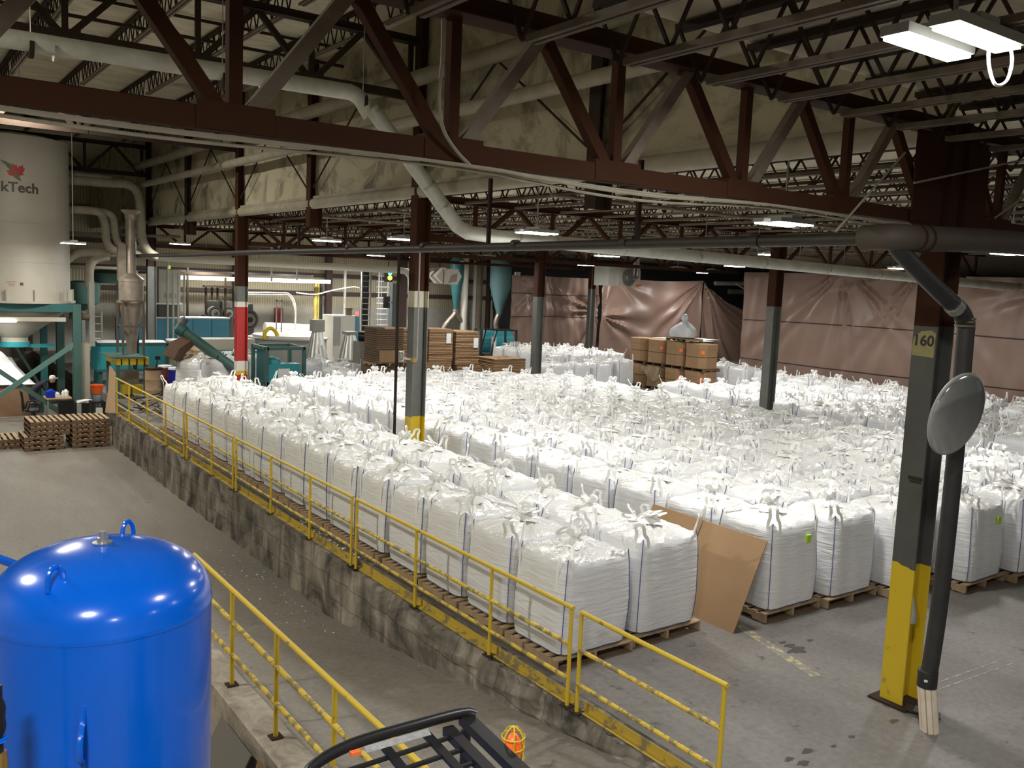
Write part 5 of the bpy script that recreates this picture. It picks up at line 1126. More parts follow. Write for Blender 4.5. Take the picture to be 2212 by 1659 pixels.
c_ = ony(590, 765, 36); t = thing('round_tub', (15.2, 38.6, 0), 'wide grey round tub behind the teal box frame', 'tub')
build(MB().lathe([(1.75, 0), (1.75, 1.38), (1.82, 1.38), (1.82, 1.44), (1.2, 1.44)], (15.6, 39.6, 0), 40), 'tub_wall', GREYM, t, True); build(MB().lathe([(1.6, 1.43), (1.6, 1.55), (0.05, 1.6)], (15.6, 39.6, 0), 32), 'lid', CREAM, t, True)
build(MB().tube(smoothpath([(14.1, 38.6, 1.4), (14.15, 38.6, 1.75), (14.4, 38.6, 1.9), (14.65, 38.6, 1.7), (14.7, 38.6, 1.4)], 4), 0.09, 10), 'yellow_hose', YELC, t, True)
a = ony(600, 648, 42); build(MB().bx(a.x-0.09, a.x-0.04, 41.95, 42.0, 1.3, a.z).bx(a.x+0.16, a.x+0.22, 41.95, 42.0, 1.3, a.z).bx(a.x-0.09, a.x+0.22, 41.95, 42.0, a.z-0.07, a.z), 'lift_post', GREYM, t)
a = ony(628, 722, 42); build(MB().lathe([(0.22, 1.3), (0.22, a.z+0.1)], (a.x, 42, 0), 16), 'motor', STEELP, t, True)
# ribbed metal cones standing on bags
for k, (x, yb, Y) in enumerate(((684, 775, 37.0), (755, 778, 35.0))):
    p = ony(x, yb, Y); tp2 = ony(x, 716 if k == 0 else 722, Y); h = tp2.z-p.z
    t = thing('metal_cone', (p.x, Y, p.z), 'shiny ribbed metal cone behind the field, %s of two' % ('left', 'right')[k], 'cone', 'ribbed metal cones')
    build(MB().lathe([(0.50, 0), (0.50, 0.05), (0.47, 0.06), (0.22, h)], (p.x, Y, p.z), 40, lambda q_, a, i: Vector((q_.x*(1+0.03*math.cos(20*a)), q_.y*(1+0.03*math.cos(20*a)), q_.z))), 'cone', mat('cone_metal', (0.58, 0.58, 0.55), 0.28, 0.6), t, True)
    build(MB().bx(p.x-0.25, p.x+0.25, Y-0.25, Y+0.25, p.z+h, p.z+h+(0.52 if k == 0 else 0.12)), 'top_box', GREYM, t); build(MB().lathe([(0.5, -p.z), (0.5, 0)], (p.x, Y, p.z), 24), 'drum_base', GREYM, t, True)
# white cabinet, flue and lamp
t = thing('white_cabinet', (19.1, 41.5, 0), 'tall white machine cabinet left of the ladders', 'cabinet')
build(MB().bx(18.45, 19.75, 41, 42.3, 0.0, 2.38), 'body', CREAM, t); build(MB().bx(18.45, 18.85, 40.98, 41.0, 0.9, 2.3), 'grey_side', GREYM, t); build(MB().bx(18.95, 19.7, 40.98, 41.0, 1.0, 2.3), 'door', CREAM, t)
build(MB().lathe([(0.17, 2.38), (0.17, 2.66), (0.22, 2.68), (0.18, 2.76)], (19.5, 41.5, 0), 16), 'vent_cap', STEELP, t, True)
a = ony(771, 700, 41); t = thing('blue_pipe_post', (a.x, 41, 0), 'pale blue upright pipe with a red lamp beside the white cabinet', 'pipe')
build(MB().tube([(a.x, 41, 0), (a.x, 41, 2.35)], 0.11, 12), 'pipe', BLUEC, t, True); build(MB().lathe([(0.08, 2.4), (0.09, 2.5), (0.05, 2.6)], (a.x, 41, 0), 12), 'red_lamp', mat('red_lamp', (0.8, 0.05, 0.04), 0.4, emit=((1, 0.15, 0.12), 1.5)), t, True)
# ladders
def ladder(x0, x1, Y, z0, z1, label, cage=False):
    t = thing('ladder', ((x0+x1)/2, Y, z0), label, 'ladder', 'tall ladders')
    for x in (x0, x1): build(MB().bx(x-0.035, x+0.035, Y-0.03, Y+0.03, z0, z1), 'stile', GREYM, t)
    n = int((z1-z0)/0.30)
    for k in range(n): build(MB().tube([(x0, Y, z0+0.2+0.3*k), (x1, Y, z0+0.2+0.3*k)], 0.022, 6), 'rung', GALV, t, True)
    if cage:
        m = MB()
        for k in range(n): m.tube([((x0+x1)/2+0.42*math.cos(PI+PI*i/8), Y+0.5*math.sin(PI+PI*i/8), z0+0.2+0.3*k) for i in range(9)], 0.015, 5)
        for i in (2, 4, 6): a = PI+PI*i/8; m.tube([((x0+x1)/2+0.42*math.cos(a), Y+0.5*math.sin(a), z0), ((x0+x1)/2+0.42*math.cos(a), Y+0.5*math.sin(a), z1)], 0.018, 5)
        build(m, 'safety_cage', mat('cage_blue', (0.30, 0.34, 0.42), 0.5), t)
ladder(21.42, 21.92, 44, 0.0, 4.9, 'tall grey ladder before a dark strip left of the traffic light')
boxthing('dark_strip', 21.45, 21.9, 44.15, 44.25, 0, 4.9, BLACK, 'dark upright channel behind the left ladder', 'channel')
ladder(22.95, 23.5, 45, 0.0, 4.85, 'tall caged ladder right beside the traffic light', True)
# traffic light and screen
a = ony(841, 595, 43.5); t = thing('signal_light', (a.x, 43.5, a.z), 'green and amber signal light hanging left of the middle column', 'signal light')
build(MB().bx(a.x-0.17, a.x+0.17, 43.45, 43.75, a.z-0.35, a.z+0.30), 'housing', BLACK, t)
build(MB().tube([(a.x, 43.44, a.z+0.12), (a.x, 43.40, a.z+0.12)], 0.11, 16), 'green_lamp', mat('lamp_green', (0.05, 0.8, 0.45), 0.4, emit=((0.10, 1.0, 0.50), 3.0)), t, True)
build(MB().tube([(a.x, 43.44, a.z-0.13), (a.x, 43.40, a.z-0.13)], 0.13, 16), 'amber_lamp', mat('lamp_amber', (0.9, 0.5, 0.05), 0.4, emit=((1.0, 0.55, 0.06), 3.5)), t, True)
build(MB().bar((a.x, 43.6, a.z+0.3), (a.x, 43.6, 6.42), 0.04, 0.04), 'stem', BLACK, t)
a = ony(835, 653, 42.5); t = thing('wall_screen', (a.x, 42.5, a.z), 'dark angled screen beside the grey post left of the middle column', 'screen')
build(MB().box((a.x, 42.5, a.z), (0.55, 0.06, 0.62), 0.5), 'panel', BLACK, t); build(MB().bar((a.x+0.1, 42.55, a.z), (a.x+0.45, 42.7, a.z), 0.05, 0.05), 'bracket', GREYM, t)
boxthing('grey_post', a.x+0.4, a.x+0.85, 42.6, 43.0, 0, 4.05, mat('post_slate', (0.07, 0.085, 0.085), 0.5), 'slate grey post behind the angled screen', 'post')
# concrete block pier with a fan
t = thing('concrete_pier', (15.4, 31.3, 0), 'rough grey block pier left of the cardboard stacks', 'pier')
build(MB().bx(15.07, 15.72, 31.0, 31.6, 0, 1.88), 'pier', CONCB, t); m = MB(); [m.bx(15.38, 15.56, 30.99, 31.0, z, z+0.42) for z in (0.55, 1.2)]; build(m, 'painted_hollow', STEELD, t)  # block hollows are flat dark plates, their shade put into the colour
t = thing('floor_fan', (15.33, 31.3, 1.88), 'black drum fan standing on the grey block pier', 'fan')
fd = Vector((0.75, -0.66, 0)); fc = Vector((15.33, 31.3, 2.07)); build(MB().tube([fc-fd*0.15, fc+fd*0.15], 0.175, 20), 'drum', BLACK, t, True); build(MB().tube([fc+fd*0.15, fc+fd*0.16], 0.14, 20), 'grille', GREYP, t, True); build(MB().bx(15.2, 15.46, 31.2, 31.4, 1.88, 1.92), 'stand', BLACK, t)
# cardboard sheet stacks
def stack(x0, x1, y0, y1, z0, z1, mt, label, papers=(), band=True):
    t = thing('cardboard_stack', ((x0+x1)/2, (y0+y1)/2, z0), label, 'cardboard stack', 'stacks of flat cardboard')
    m = MB(); n = int((z1-z0)/0.045); rr = random.Random(int(x0*100))
    for k in range(n):
        j = rr.uniform(-0.015, 0.015); m.bx(x0+j, x1+j, y0+j, y1+j, z0+(z1-z0)*k/n, z0+(z1-z0)*(k+0.86)/n)
    m.bx(x0+0.03, x1-0.03, y0+0.03, y1-0.03, z0, z1-0.01)
    build(m, 'sheets', mt, t)
    for (u, v) in papers: build(MB().bx(x0+(x1-x0)*u-0.11, x0+(x1-x0)*u+0.11, y0-0.03, y0-0.02, z0+(z1-z0)*v-0.2, z0+(z1-z0)*v+0.2), 'paper_notice', PAPER, t)
    return t
pallet(15.3, 29.5, 1.14, 'pale pallet under the brown cardboard stack on the left', None)
boxthing('lower_stack', 14.85, 15.8, 29.2, 30.3, 0, 1.12, CARDD, 'dark lower cardboard stack under the pale pallet', 'cardboard stack')
t = stack(14.75, 15.85, 29.0, 30.0, 1.29, 2.55, CARDE2, 'brown cardboard stack on a pale pallet left of the middle column', ((0.92, 0.18),)); build(MB().bx(14.85, 15.5, 28.96, 28.975, 1.30, 1.72), 'plain_panel', CARD, t); build(MB().bx(15.05, 15.45, 28.95, 29.4, 2.5, 2.57), 'torn_flap', CARDL, t)
stack(16.6, 17.55, 30.6, 31.8, 1.05, 2.40, CARDE, 'strapped cardboard stack right behind the middle column')
stack(17.75, 18.84, 30.4, 31.6, 1.13, 2.42, CARDE, 'tall cardboard stack with a paper notice, left of the pair', ((0.80, 0.72),))
stack(18.92, 20.02, 30.3, 31.5, 0.98, 2.34, CARDE, 'tall cardboard stack with a paper notice, right of the pair', ((0.85, 0.66),))
stack(16.7, 18.75, 30.3, 31.5, 0.14, 1.13, CARDE, 'low cardboard stack under the left tall stack'); stack(18.95, 20.1, 30.2, 31.4, 0.14, 0.96, CARDE, 'low cardboard stack under the right tall stack')
stack(20.35, 21.9, 29.6, 31.0, 0.14, 1.28, CARDE, 'flat cardboard pile with a pale top right of the tall stacks')
for k, (x, y) in enumerate(((18.3, 31), (19.5, 30.8), (21.1, 30.3), (17.2, 31))): pallet(x, y, 0, 'pallet under the cardboard stacks, %s of four' % ORD[k+1], PG, 0, True)
# background forklift
a = ony(1080, 748, 36.0); FX = a.x
t = thing('forklift', (FX, 36.4, 0), 'distant black forklift with a gas bottle and red tail light', 'forklift')
build(MB().bx(FX-0.9, FX+1.1, 35.9, 37.0, 0.35, 0.85), 'body', BLACK, t); build(MB().bx(FX+0.15, FX+1.05, 35.9, 37.0, 0.85, 1.05), 'counterweight', GREYP, t); build(MB().bx(FX+0.15, FX+0.4, 35.86, 35.9, 0.78, 1.02), 'tail_light', RED, t)
build(MB().tube([(FX+0.5, 35.95, 1.28), (FX+1.1, 35.95, 1.28)], 0.19, 16), 'gas_bottle', GREYM, t, True)
m = MB(); [m.bar((FX+x, y, 0.8), (FX+x2, y, 2.0), 0.08, 0.08) for x, x2 in ((-0.55, -0.25), (1.0, 0.95)) for y in (36.0, 36.95)]; [m.bar((FX-0.3, y, 2.0), (FX+1.0, y, 2.0), 0.08, 0.06) for y in (36.0, 36.25, 36.5, 36.75, 36.95)]; build(m, 'overhead_guard', BLACK, t)
m = MB(); [m.bar((FX-1.0, y, 0.1), (FX-1.0, y, 2.05), 0.12, 0.10) for y in (36.2, 36.7)]; m.bx(FX-1.05, FX-0.95, 36.2, 36.7, 1.9, 2.0); build(m, 'mast', BLACK, t)
for x in (-0.6, 0.75): build(MB().tube([(FX+x, 35.85, 0.3), (FX+x, 36.0, 0.3)], 0.3, 20), 'wheel', RUBBER, t, True)
c_ = ony(1055, 745, 38.5); t = thing('teal_tank', (c_.x, 38.5, 0), 'round teal tank behind the distant forklift', 'tank')
build(MB().tube([(c_.x-0.9, 38.5, 1.25), (c_.x+1.2, 38.5, 1.25)], 0.62, 24), 'shell', TEALB, t, True); build(MB().bx(c_.x-0.7, c_.x+1.0, 38.1, 38.9, 0, 0.75), 'cradle', TEAL, t); build(MB().bx(c_.x-0.25, c_.x+0.05, 37.86, 37.88, 1.05, 1.55), 'notice', PAPER, t)
# unit heater (angled white hood)
a, b = ony(925, 585, 35.5), ony(985, 603, 35.5); z_ = 4.52
t = thing('unit_heater', ((a.x+b.x)/2, 35.5, 4.2), 'white hanging unit heater with pointed hoods', 'heater')
m = MB(); xa, xb, xm = a.x+0.25, b.x+0.12, a.x+0.66
m.poly([(xa, 35.2, z_), (xm-0.05, 35.2, z_+0.34), (xm-0.05, 35.2, z_-0.34)], (0, 0.8, 0)); build(m, 'left_hood', WHITEP, t)
build(MB().bx(xm, xm+0.10, 35.15, 36.0, z_-0.36, z_+0.38), 'body', WHITEP, t)
build(MB().poly([(xm+0.14, 35.2, z_+0.34), (xb-0.22, 35.2, z_+0.34), (xb, 35.2, z_+0.02), (xb-0.22, 35.2, z_-0.36), (xm+0.14, 35.2, z_-0.36)], (0, 0.8, 0)), 'right_hood', WHITEP, t)
build(MB().poly([(xm+0.25, 35.18, z_-0.3), (xb-0.28, 35.18, z_-0.22), (xb-0.25, 35.18, z_+0.12), (xm+0.42, 35.18, z_+0.06)], (0, 0.02, 0)), 'louver', GREYM, t)
build(MB().tube(smoothpath([(xm-0.1, 35.7, z_+0.3), (xa-0.1, 35.7, z_+0.3), (xa-0.35, 35.7, z_), (xa-0.4, 35.7, z_-0.9)], 4), 0.10, 12), 'flue', GALV, t, True); build(MB().bar((xm, 35.6, z_+0.4), (xm, 35.6, 6.42), 0.04, 0.04), 'hanger', STEELD, t)
# hanging teal hoppers
for k, (x0, x1, yt, ym, yb, Y, mt) in enumerate(((974, 1000, 585, 600, 665, 45, TEAL), (1063, 1101, 585, 617, 673, 43.5, mat('dusty_teal', (0.10, 0.20, 0.21), 0.6)))):
    a, b = ony(x0, yt, Y), ony(x1, yt, Y); c_ = (a.x+b.x)/2; r_ = (b.x-a.x)/2; zm, zb = ony(x0, ym, Y).z, ony(x0, yb, Y).z
    t = thing('cone_hopper', (c_, Y, zb), ('dark teal hanging cone hopper behind the cardboard stacks', 'dusty pale teal hanging cone hopper over the distant forklift')[k], 'hopper')
    build(MB().lathe([(r_, 6.41), (r_, zm), (r_*0.32, zb), (r_*0.3, zb-0.15)], (c_, Y, 0), 28), 'shell', mt, t, True)
    for sg in ((-1, 1) if k == 0 else (1,)):
        build(MB().tube(smoothpath([(c_, Y, zb-0.1), (c_+0.05*sg, Y, zb-0.35), (c_+0.75*sg, Y, zb-1.15), (c_+0.8*sg, Y, zb-1.9)] if k == 0 else [(c_, Y, zb-0.1), (c_-0.2, Y, zb-0.6), (c_-0.1, Y, zb-1.1), (c_+0.45, Y, zb-1.8)], 4), 0.16, 12), 'spout_pipe', STAINL, t, True)
for k, (x, y0, Y, r_, mt) in enumerate(((1005, 585, 45, 0.22, CREAM), (1037, 590, 47, 0.2, STEELP), (1030, 590, 47.5, 0.2, GREYM), (1057, 590, 47, 0.16, STEELD), (922, 590, 46, 0.12, GREYM))):
    a = ony(x, y0, Y); tag(build(MB().tube([(a.x, Y, 0), (a.x, Y, 5.9)], r_, 12), 'upright_pipe', mt, None, True, (a.x, Y, 0)), ('cream upright pipe beside the dark teal hopper', 'dusty upright pipe left of the pale teal hopper', 'grey upright pipe left of the pale teal hopper', 'dark thin upright pipe by the pale hopper', 'grey upright pipe just right of the middle column')[k], 'pipe', None)
a = ony(1117, 600, 44.5); b = ony(1108, 715, 44.5); o = duct('silver_duct', [Vector((a.x, 44.5, 5.0)), a, b, Vector((b.x-0.05, 44.5, 0.0))], 0.22, GALV, 'round silver duct rising before the left end of the brown tarps', 'duct', [((a+(b-a)*k), (b-a)) for k in (0.3, 0.55, 0.62, 0.85)])
# fan heater box
a, b = ony(1316, 571, 34), ony(1384, 622, 34); t = thing('fan_heater', ((a.x+b.x)/2, 34, b.z), 'grey fan heater box with silver pipes hanging before the tarps', 'heater')
xm = ony(1334, 600, 34).x
build(MB().bx(a.x, b.x-0.1, 34.0, 35.1, b.z+0.05, a.z-0.05), 'casing', mat('heater_grey', (0.58, 0.59, 0.55), 0.45), t); build(MB().bx(xm, b.x-0.1, 33.96, 34.0, b.z+0.05, a.z-0.25), 'face_plate', CREAM, t)
fc = Vector(((xm+b.x)/2-0.15, 33.95, (a.z+b.z)/2-0.05)); build(MB().tube([fc, fc+Vector((0, -0.06, 0))], 0.44, 28), 'fan_ring', GALV, t, True); build(MB().tube([fc+Vector((0, -0.06, 0)), fc+Vector((0, -0.07, 0))], 0.36, 28), 'fan_opening', GALV, t, True); build(MB().tube([fc+Vector((0, -0.07, 0)), fc+Vector((0, -0.18, 0))], 0.17, 18), 'motor', GALV, t, True)
for dx in (0.35, 0.58): build(MB().tube(smoothpath([(fc.x+dx, 33.9, 6.42), (fc.x+dx, 33.9, fc.z+0.35), (fc.x+dx-0.05, 33.9, fc.z+0.02), (fc.x+0.2, 33.9, fc.z-0.02)], 5), 0.10, 12), 'silver_pipe', GALV, t, True)
build(MB().box((fc.x+0.72, 33.9, fc.z-0.38), (0.35, 0.05, 0.10)), 'orange_valve', ORTAG, t)

# ================================================================ TARPS
def tarp(fn, nu, nv, label, seams=()):
    o = build(MB().grid(fn, nu, nv), 'brown_tarp', TARP, None, True); tag(o, label, 'tarp', None)
    if seams:
        m = MB()
        for v in seams: m.tube([Vector(fn(i/60, v+0.006*math.sin(7*i/60+v*9)))+Vector((-0.02, -0.02, 0)) for i in range(61)], 0.02, 5)
        build(m, 'seam', TARPS, o, True)
    return o
def fold(u, v, hubs):
    d = 0
    for (hu, hv, amp, k, asp) in hubs:
        du, dv = (u-hu)*asp, (v-hv); r_ = math.hypot(du, dv)+1e-4; an = math.atan2(du, dv)
        d += amp*math.sin(k*an+2.5*math.sin(k*0.37*an))*math.exp(-r_*1.6)*min(1, r_*5)
    return d
XT = 30.4
def tarp_r(u, v):
    y = 25.55-u*19.5; z = 0.02+v*5.2
    d = 0.05*math.sin(1.3*y)*math.sin(0.6*z+y)+0.012*math.sin(6.1*y+z)+0.006*math.sin(13*y+2*z)+fold(u, v, [(0.25, 1.05, 0.085, 22, 3.6), (0.41, 1.05, 0.08, 20, 3.6), (0.7, 1.05, 0.075, 18, 3.6)])
    return (XT+d-0.1, y, z)
tarp(tarp_r, 260, 70, 'long brown tarp hanging along the right side of the bag field', (0.30, 0.62))
def tarp_a(u, v):
    x = 27.2+u*6.0; z = v*4.75; hub = [(0.0, 1.0, 0.07, 10, 1.3), (0.98, 0.62, 0.20, 12, 1.3), (0.35, 1.0, 0.10, 14, 1.3)]
    dip = 0
    return (x, 38.2+0.08*math.sin(4*x)+0.04*math.sin(11*x+z)+fold(u, v, hub), z)
tarp(tarp_a, 110, 60, 'left brown tarp beside the round silver duct', (0.55, 0.8))
def tarp_b(u, v):
    x = 33.4+u*8.1; z = v*(4.95-0.15*math.sin(PI*u))
    return (x, 38.2+0.06*math.sin(3*x)+fold(u, v, [(0.0, 0.55, 0.20, 9, 1.6), (1.0, 1.0, 0.22, 15, 1.6), (0.1, 1.0, 0.10, 9, 1.6)]), z)
tarp(tarp_b, 140, 60, 'middle brown tarp behind the hanging fan heater')
def tarp_c(u, v):
    x = 41.55+u*5.6; top = 4.95-2.25*(u**0.62); z = v*top
    return (x, 38.1-0.15*u+fold(u, v, [(0.0, 1.0, 0.42, 19, 1.3)])+0.07*math.sin(9*(z+1.2*u*3))*u*v, z)
tarp(tarp_c, 130, 80, 'drooping brown tarp corner lit from behind right of the middle tarp')
for k, (y, dz) in enumerate(((577, 0), (585, 0.0))):
    pass
a, b = ony(1545, 612, 46), ony(1612, 613, 46); duct('pale_pipe', [a, b], 0.16, CREAM, 'short pale pipe seen above the drooping tarp', 'pipe')
a, b = ony(1575, 630, 50), ony(1660, 630, 50); duct('pale_pipe', [a, b], 0.2, CREAM, 'farther pale pipe in the dark gap above the drooping tarp', 'pipe')
pts = smoothpath([ony(1590, 613, 44), ony(1615, 628, 44), ony(1650, 645, 44)], 5); tag(build(MB().tube(pts, 0.04, 6), 'white_cable', PAPER, None, True, pts[0]), 'white cable sloping across the gap above the drooping tarp', 'cable')

# ================================================================ BROWN BOXES
def gaylord(x0, x1, y0, y1, z0, z1, label, tagged=True, mt=None, group='brown bulk boxes'):
    mt = mt or CARD; t = thing('bulk_box', ((x0+x1)/2, (y0+y1)/2, z0), label, 'box', group); c_ = 0.24
    pts = [(x0+c_, y0), (x1-c_, y0), (x1, y0+c_), (x1, y1-c_), (x1-c_, y1), (x0+c_, y1), (x0, y1-c_), (x0, y0+c_)]
    build(MB().poly([(x, y, z0) for x, y in pts], (0, 0, z1-z0)), 'box_body', mt, t)
    def ringband(z, h, off): return MB().poly([((x-(x0+x1)/2)*off+(x0+x1)/2, (y-(y0+y1)/2)*off+(y0+y1)/2, z) for x, y in pts], (0, 0, h))
    build(ringband(z1-0.20, 0.205, 1.012), 'lid', mt, t); build(ringband(z0+(z1-z0)*0.46, 0.018, 1.006), 'strap', STEELD, t)
    if tagged: build(MB().box((x0+c_*0.45-0.006, y0+c_*0.45, z1-0.32), (0.15, 0.012, 0.15), -PI/4), 'orange_tag', ORTAG, t)
    return t
ys = [(28.50, 29.58), (27.40, 28.46), (26.26, 27.36), (25.05, 26.22)]
for k, (a, b) in enumerate(ys):
    pos = ORD[k+1]
    pallet(28.05, (a+b)/2, 0, 'pallet on the floor under the brown boxes, %s from the far end' % pos, PG, PI/2, True)
    gaylord(27.5, 28.6, a, b, 0.14, 1.03, 'brown bulk box in the lower tier, %s from the far end' % pos, k > 1)
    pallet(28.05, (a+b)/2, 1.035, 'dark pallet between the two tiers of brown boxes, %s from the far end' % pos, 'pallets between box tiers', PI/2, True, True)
    gaylord(27.5, 28.6, a, b, 1.18, 2.16, 'brown bulk box in the upper tier, %s from the far end' % pos, k > 0)
m = MB(); gx = lambda u, v: (27.38-0.04*math.sin(9*u), 27.35+1.15*u, 0.30+0.72*v+0.0); m.grid(lambda u, v: (27.40-0.06*abs(math.sin(7*u+2*v)), 27.35+1.1*u, 1.0-0.62*(1-v)*(0.7+0.3*math.sin(5*u))), 20, 10)
tag(build(m, 'brown_paper', mat('kraft_paper', (0.32, 0.24, 0.15), 0.8), None, True, (27.4, 27.9, 0.4)), 'torn brown paper hanging over the second lower box', 'paper')
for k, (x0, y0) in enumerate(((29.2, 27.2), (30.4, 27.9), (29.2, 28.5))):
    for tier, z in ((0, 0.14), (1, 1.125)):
        gaylord(x0, x0+1.12, y0, y0+1.1, z, z+0.98, 'dim brown bulk box behind the lit ones, %s column %s tier' % (ORD[k+1], ('lower', 'upper')[tier]), False, CARDD, 'dim boxes behind')  # dimness of these boxes is put into the colour, a darker cardboard
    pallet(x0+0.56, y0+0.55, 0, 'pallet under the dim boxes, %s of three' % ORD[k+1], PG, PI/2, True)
    boxthing('white_board', x0-0.1, x0+1.25, y0-0.1, y0+1.15, 2.11, 2.14, CREAM, 'pale board lying on the dim boxes, %s of three' % ORD[k+1], 'board', 'pale boards')
pallet(28.1, 26.7, 2.18, 'pallet on top of the brown boxes under the slumped bag', None, PI/2)
t = thing('slumped_bag', (28.1, 26.9, 2.32), 'slumped pale sack tied at its neck on top of the brown boxes', 'sack')
m = MB().lathe([(0.42, 0), (0.60, 0.06), (0.64, 0.22), (0.56, 0.42), (0.36, 0.58), (0.14, 0.68), (0.07, 0.76), (0.10, 0.84), (0.16, 0.92), (0.05, 0.90)], (28.1, 26.75, 2.32), 40, lambda p, a, i: Vector((p.x*(1+0.10*math.sin(3*a+1)+0.05*math.sin(9*a+i)), p.y*(1+0.12*math.sin(2*a)+0.05*math.sin(8*a+2*i)), p.z*(1+0.12*math.sin(2*a+0.6)))))
build(m, 'sack', mat('sack_white', (0.58, 0.60, 0.62), 0.5, bump=(4, 0.6, 0.05)), t, True)

# ================================================================ FLOOR MARKS
WORNY = worn('worn_line', (0.42, 0.36, 0.15), (0.20, 0.185, 0.165), 0.50, 9.0, 0.6); WORNW = worn('worn_white_line', (0.40, 0.37, 0.28), (0.20, 0.185, 0.165), 0.50, 9.0, 0.6)
def mark(p, q_, wd, mt, label):
    p, q_ = Vector(p), Vector(q_); d = (q_-p).normalized(); n_ = Vector((-d.y, d.x, 0))*wd/2
    m = MB().poly([p-n_, q_-n_, q_+n_, p+n_], (0, 0, 0.0015)); tag(build(m, 'floor_line', mt, None, False, p), label, 'floor marking', 'worn floor lines')
z0 = 0.0005
p, q_ = onz(1565, 1330, z0), onz(1765, 1462, z0); mark(p, q_, 0.14, WORNY, 'worn yellow line on the floor leading away past the cardboard sheet')
p, q_ = onz(2026, 1474, z0), onz(2165, 1425, z0); mark(p, q_, 0.02, WORNW, 'thin worn line on the floor right of the black hose, farther of two')
p, q_ = onz(2028, 1489, z0), onz(2190, 1432, z0); mark(p, q_, 0.02, WORNW, 'thin worn line on the floor right of the black hose, nearer of two')
WET = mat('wet_spot', (0.07, 0.063, 0.056), 0.3)
rs2 = random.Random(9)
for k, (x, y, r_) in enumerate(((1735, 1648, 0.06), (1705, 1640, 0.05), (1745, 1622, 0.055), (1800, 1612, 0.035), (1840, 1592, 0.035), (1720, 1405, 0.12), (1705, 1395, 0.07), (1750, 1383, 0.05), (1930, 1558, 0.05), (1690, 1388, 0.05))):
    c_ = onz(x, y, z0); n_ = 14; pts = [(c_.x+r_*(1+0.4*rs2.uniform(-1, 1))*math.cos(2*PI*i/n_)*1.25, c_.y+r_*(1+0.4*rs2.uniform(-1, 1))*math.sin(2*PI*i/n_)*0.7, z0) for i in range(n_)]
    tag(build(MB().poly(pts, (0, 0, 0.001)), 'wet_spot', WET, None, False, c_), 'small dark wet spot on the floor near the steel column', 'stain', 'wet spots')
# white film scraps between rail and bags
m = MB(); rs3 = random.Random(4)
for k in range(160):
    y = rs3.gauss(13.4, 1.0); x = rs3.uniform(5.98, 6.16); s_ = rs3.uniform(0.01, 0.05)
    a1, a2 = rs3.uniform(0, 6), rs3.uniform(0, 6); m.add([(x, y, 0.005), (x+s_*math.cos(a1), y+s_*math.sin(a1), 0.006+s_*0.5), (x+s_*math.cos(a2), y+s_*math.sin(a2), 0.01)], [(0, 1, 2)])
for k in range(120):
    y = rs3.gauss(14.2, 1.6); x = XE-0.12-abs(rs3.gauss(0, 0.35)); z_ = rampz(y)+0.004; s_ = rs3.uniform(0.008, 0.035); a1 = rs3.uniform(0, 6); m.add([(x, y, z_), (x+s_*math.cos(a1), y+s_*math.sin(a1), z_+s_*0.3), (x+s_*math.cos(a1+1.4), y+s_*math.sin(a1+1.4), z_)], [(0, 1, 2)])
tag(build(m, 'film_scraps', PLASTIC, None, False, (6.0, 13, 0)), 'scattered white film scraps along the ramp wall', 'litter', None, 'stuff')
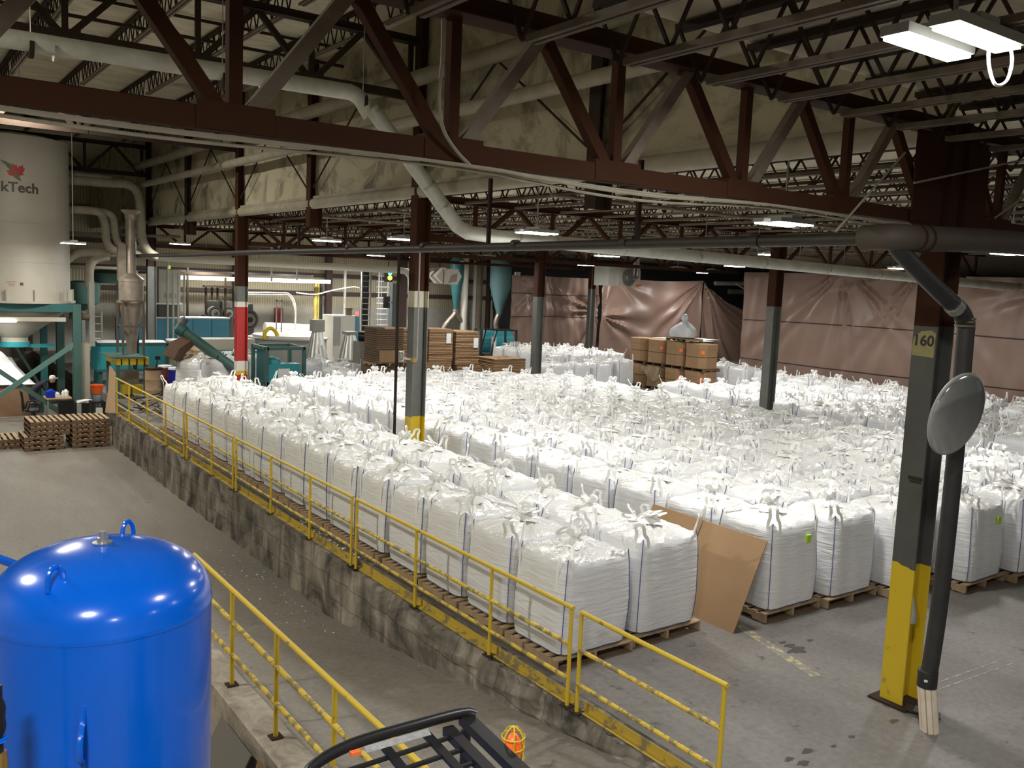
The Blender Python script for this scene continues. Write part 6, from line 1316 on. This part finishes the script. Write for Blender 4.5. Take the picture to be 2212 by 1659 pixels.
# pipes of the left far corner
for k, (pp, r_) in enumerate((([(142, 452), (205, 456), (222, 470), (228, 495), (230, 520), (240, 538), (262, 545)], 0.15), ([(170, 454), (222, 458), (243, 470), (247, 500), (255, 525), (266, 532)], 0.14), ([(142, 388), (230, 395), (275, 398), (298, 418), (304, 460), (306, 510), (318, 540), (340, 556)], 0.17), ([(138, 378), (240, 388)], 0.15), ([(144, 562), (160, 550), (190, 545), (300, 548), (338, 556)], 0.17), ([(193, 620), (193, 580), (205, 560), (235, 553)], 0.17), ([(140, 503), (260, 507), (390, 512)], 0.06), ([(144, 575), (255, 580)], 0.06))):
    pts = smoothpath([ony(x, y, 36.4+0.1*k) for x, y in pp], 4)
    tag(build(MB().tube(pts, r_, 12), 'dusty_duct', DUCTD if k != 6 else STEELP, None, True, pts[0]), 'dusty bent pipe right of the silo, %s of eight' % ORD[k+1], 'pipe', 'dusty pipes by the silo')
a, b = ony(186, 860, 34.4), ony(199, 615, 34.4)
t = thing('bucket_elevator', (a.x, 34.6, -1), 'tall narrow pale elevator casing right of the teal frame', 'elevator')
build(MB().bx(a.x-0.13, a.x+0.14, 34.4, 34.8, -1, 1.6), 'casing', mat('casing_beige', (0.40, 0.37, 0.30), 0.6), t); build(MB().bx(a.x-0.27, a.x-0.09, 34.45, 34.9, -1, 1.0), 'casing', MATS['casing_beige'], t); build(MB().bx(b.x-0.1, b.x+0.08, 34.4, 34.7, 1.5, b.z+0.1), 'upper_post', GREYM, t); m = MB().tube([ony(150, 682, 34.5), ony(193, 684, 34.5)], 0.13, 12); build(m, 'cross_tube', STEELP, t, True)
a = ony(170, 630, 38.0); t = thing('teal_drum', (a.x, 38.2, a.z-0.6), 'dusty teal round drum between the silo and the cyclone', 'drum')
build(MB().lathe([(0.05, -0.75), (0.55, -0.45), (0.62, -0.1), (0.62, 0.35), (0.3, 0.42)], (a.x+0.2, 38.3, a.z), 28), 'shell', TEALG, t, True); build(MB().bar((a.x+0.2, 38.3, a.z-0.7), (a.x+0.2, 38.3, -1), 0.12, 0.12), 'post', GREYM, t)
a = ony(225, 590, 38.5); build_ = MB().lathe([(0.7, -0.4), (0.75, 0.0), (0.5, 0.12), (0.1, 0.16)], (a.x+0.3, 39.2, a.z), 28); tag(build(build_, 'round_housing', TEALG, None, True, (a.x, 39, a.z)), 'low teal round housing behind the cyclone', 'housing')
ladder(ony(203, 720, 39).x, ony(222, 720, 39).x, 39.2, 0.0, 2.5, 'short pale ladder left of the cyclone')
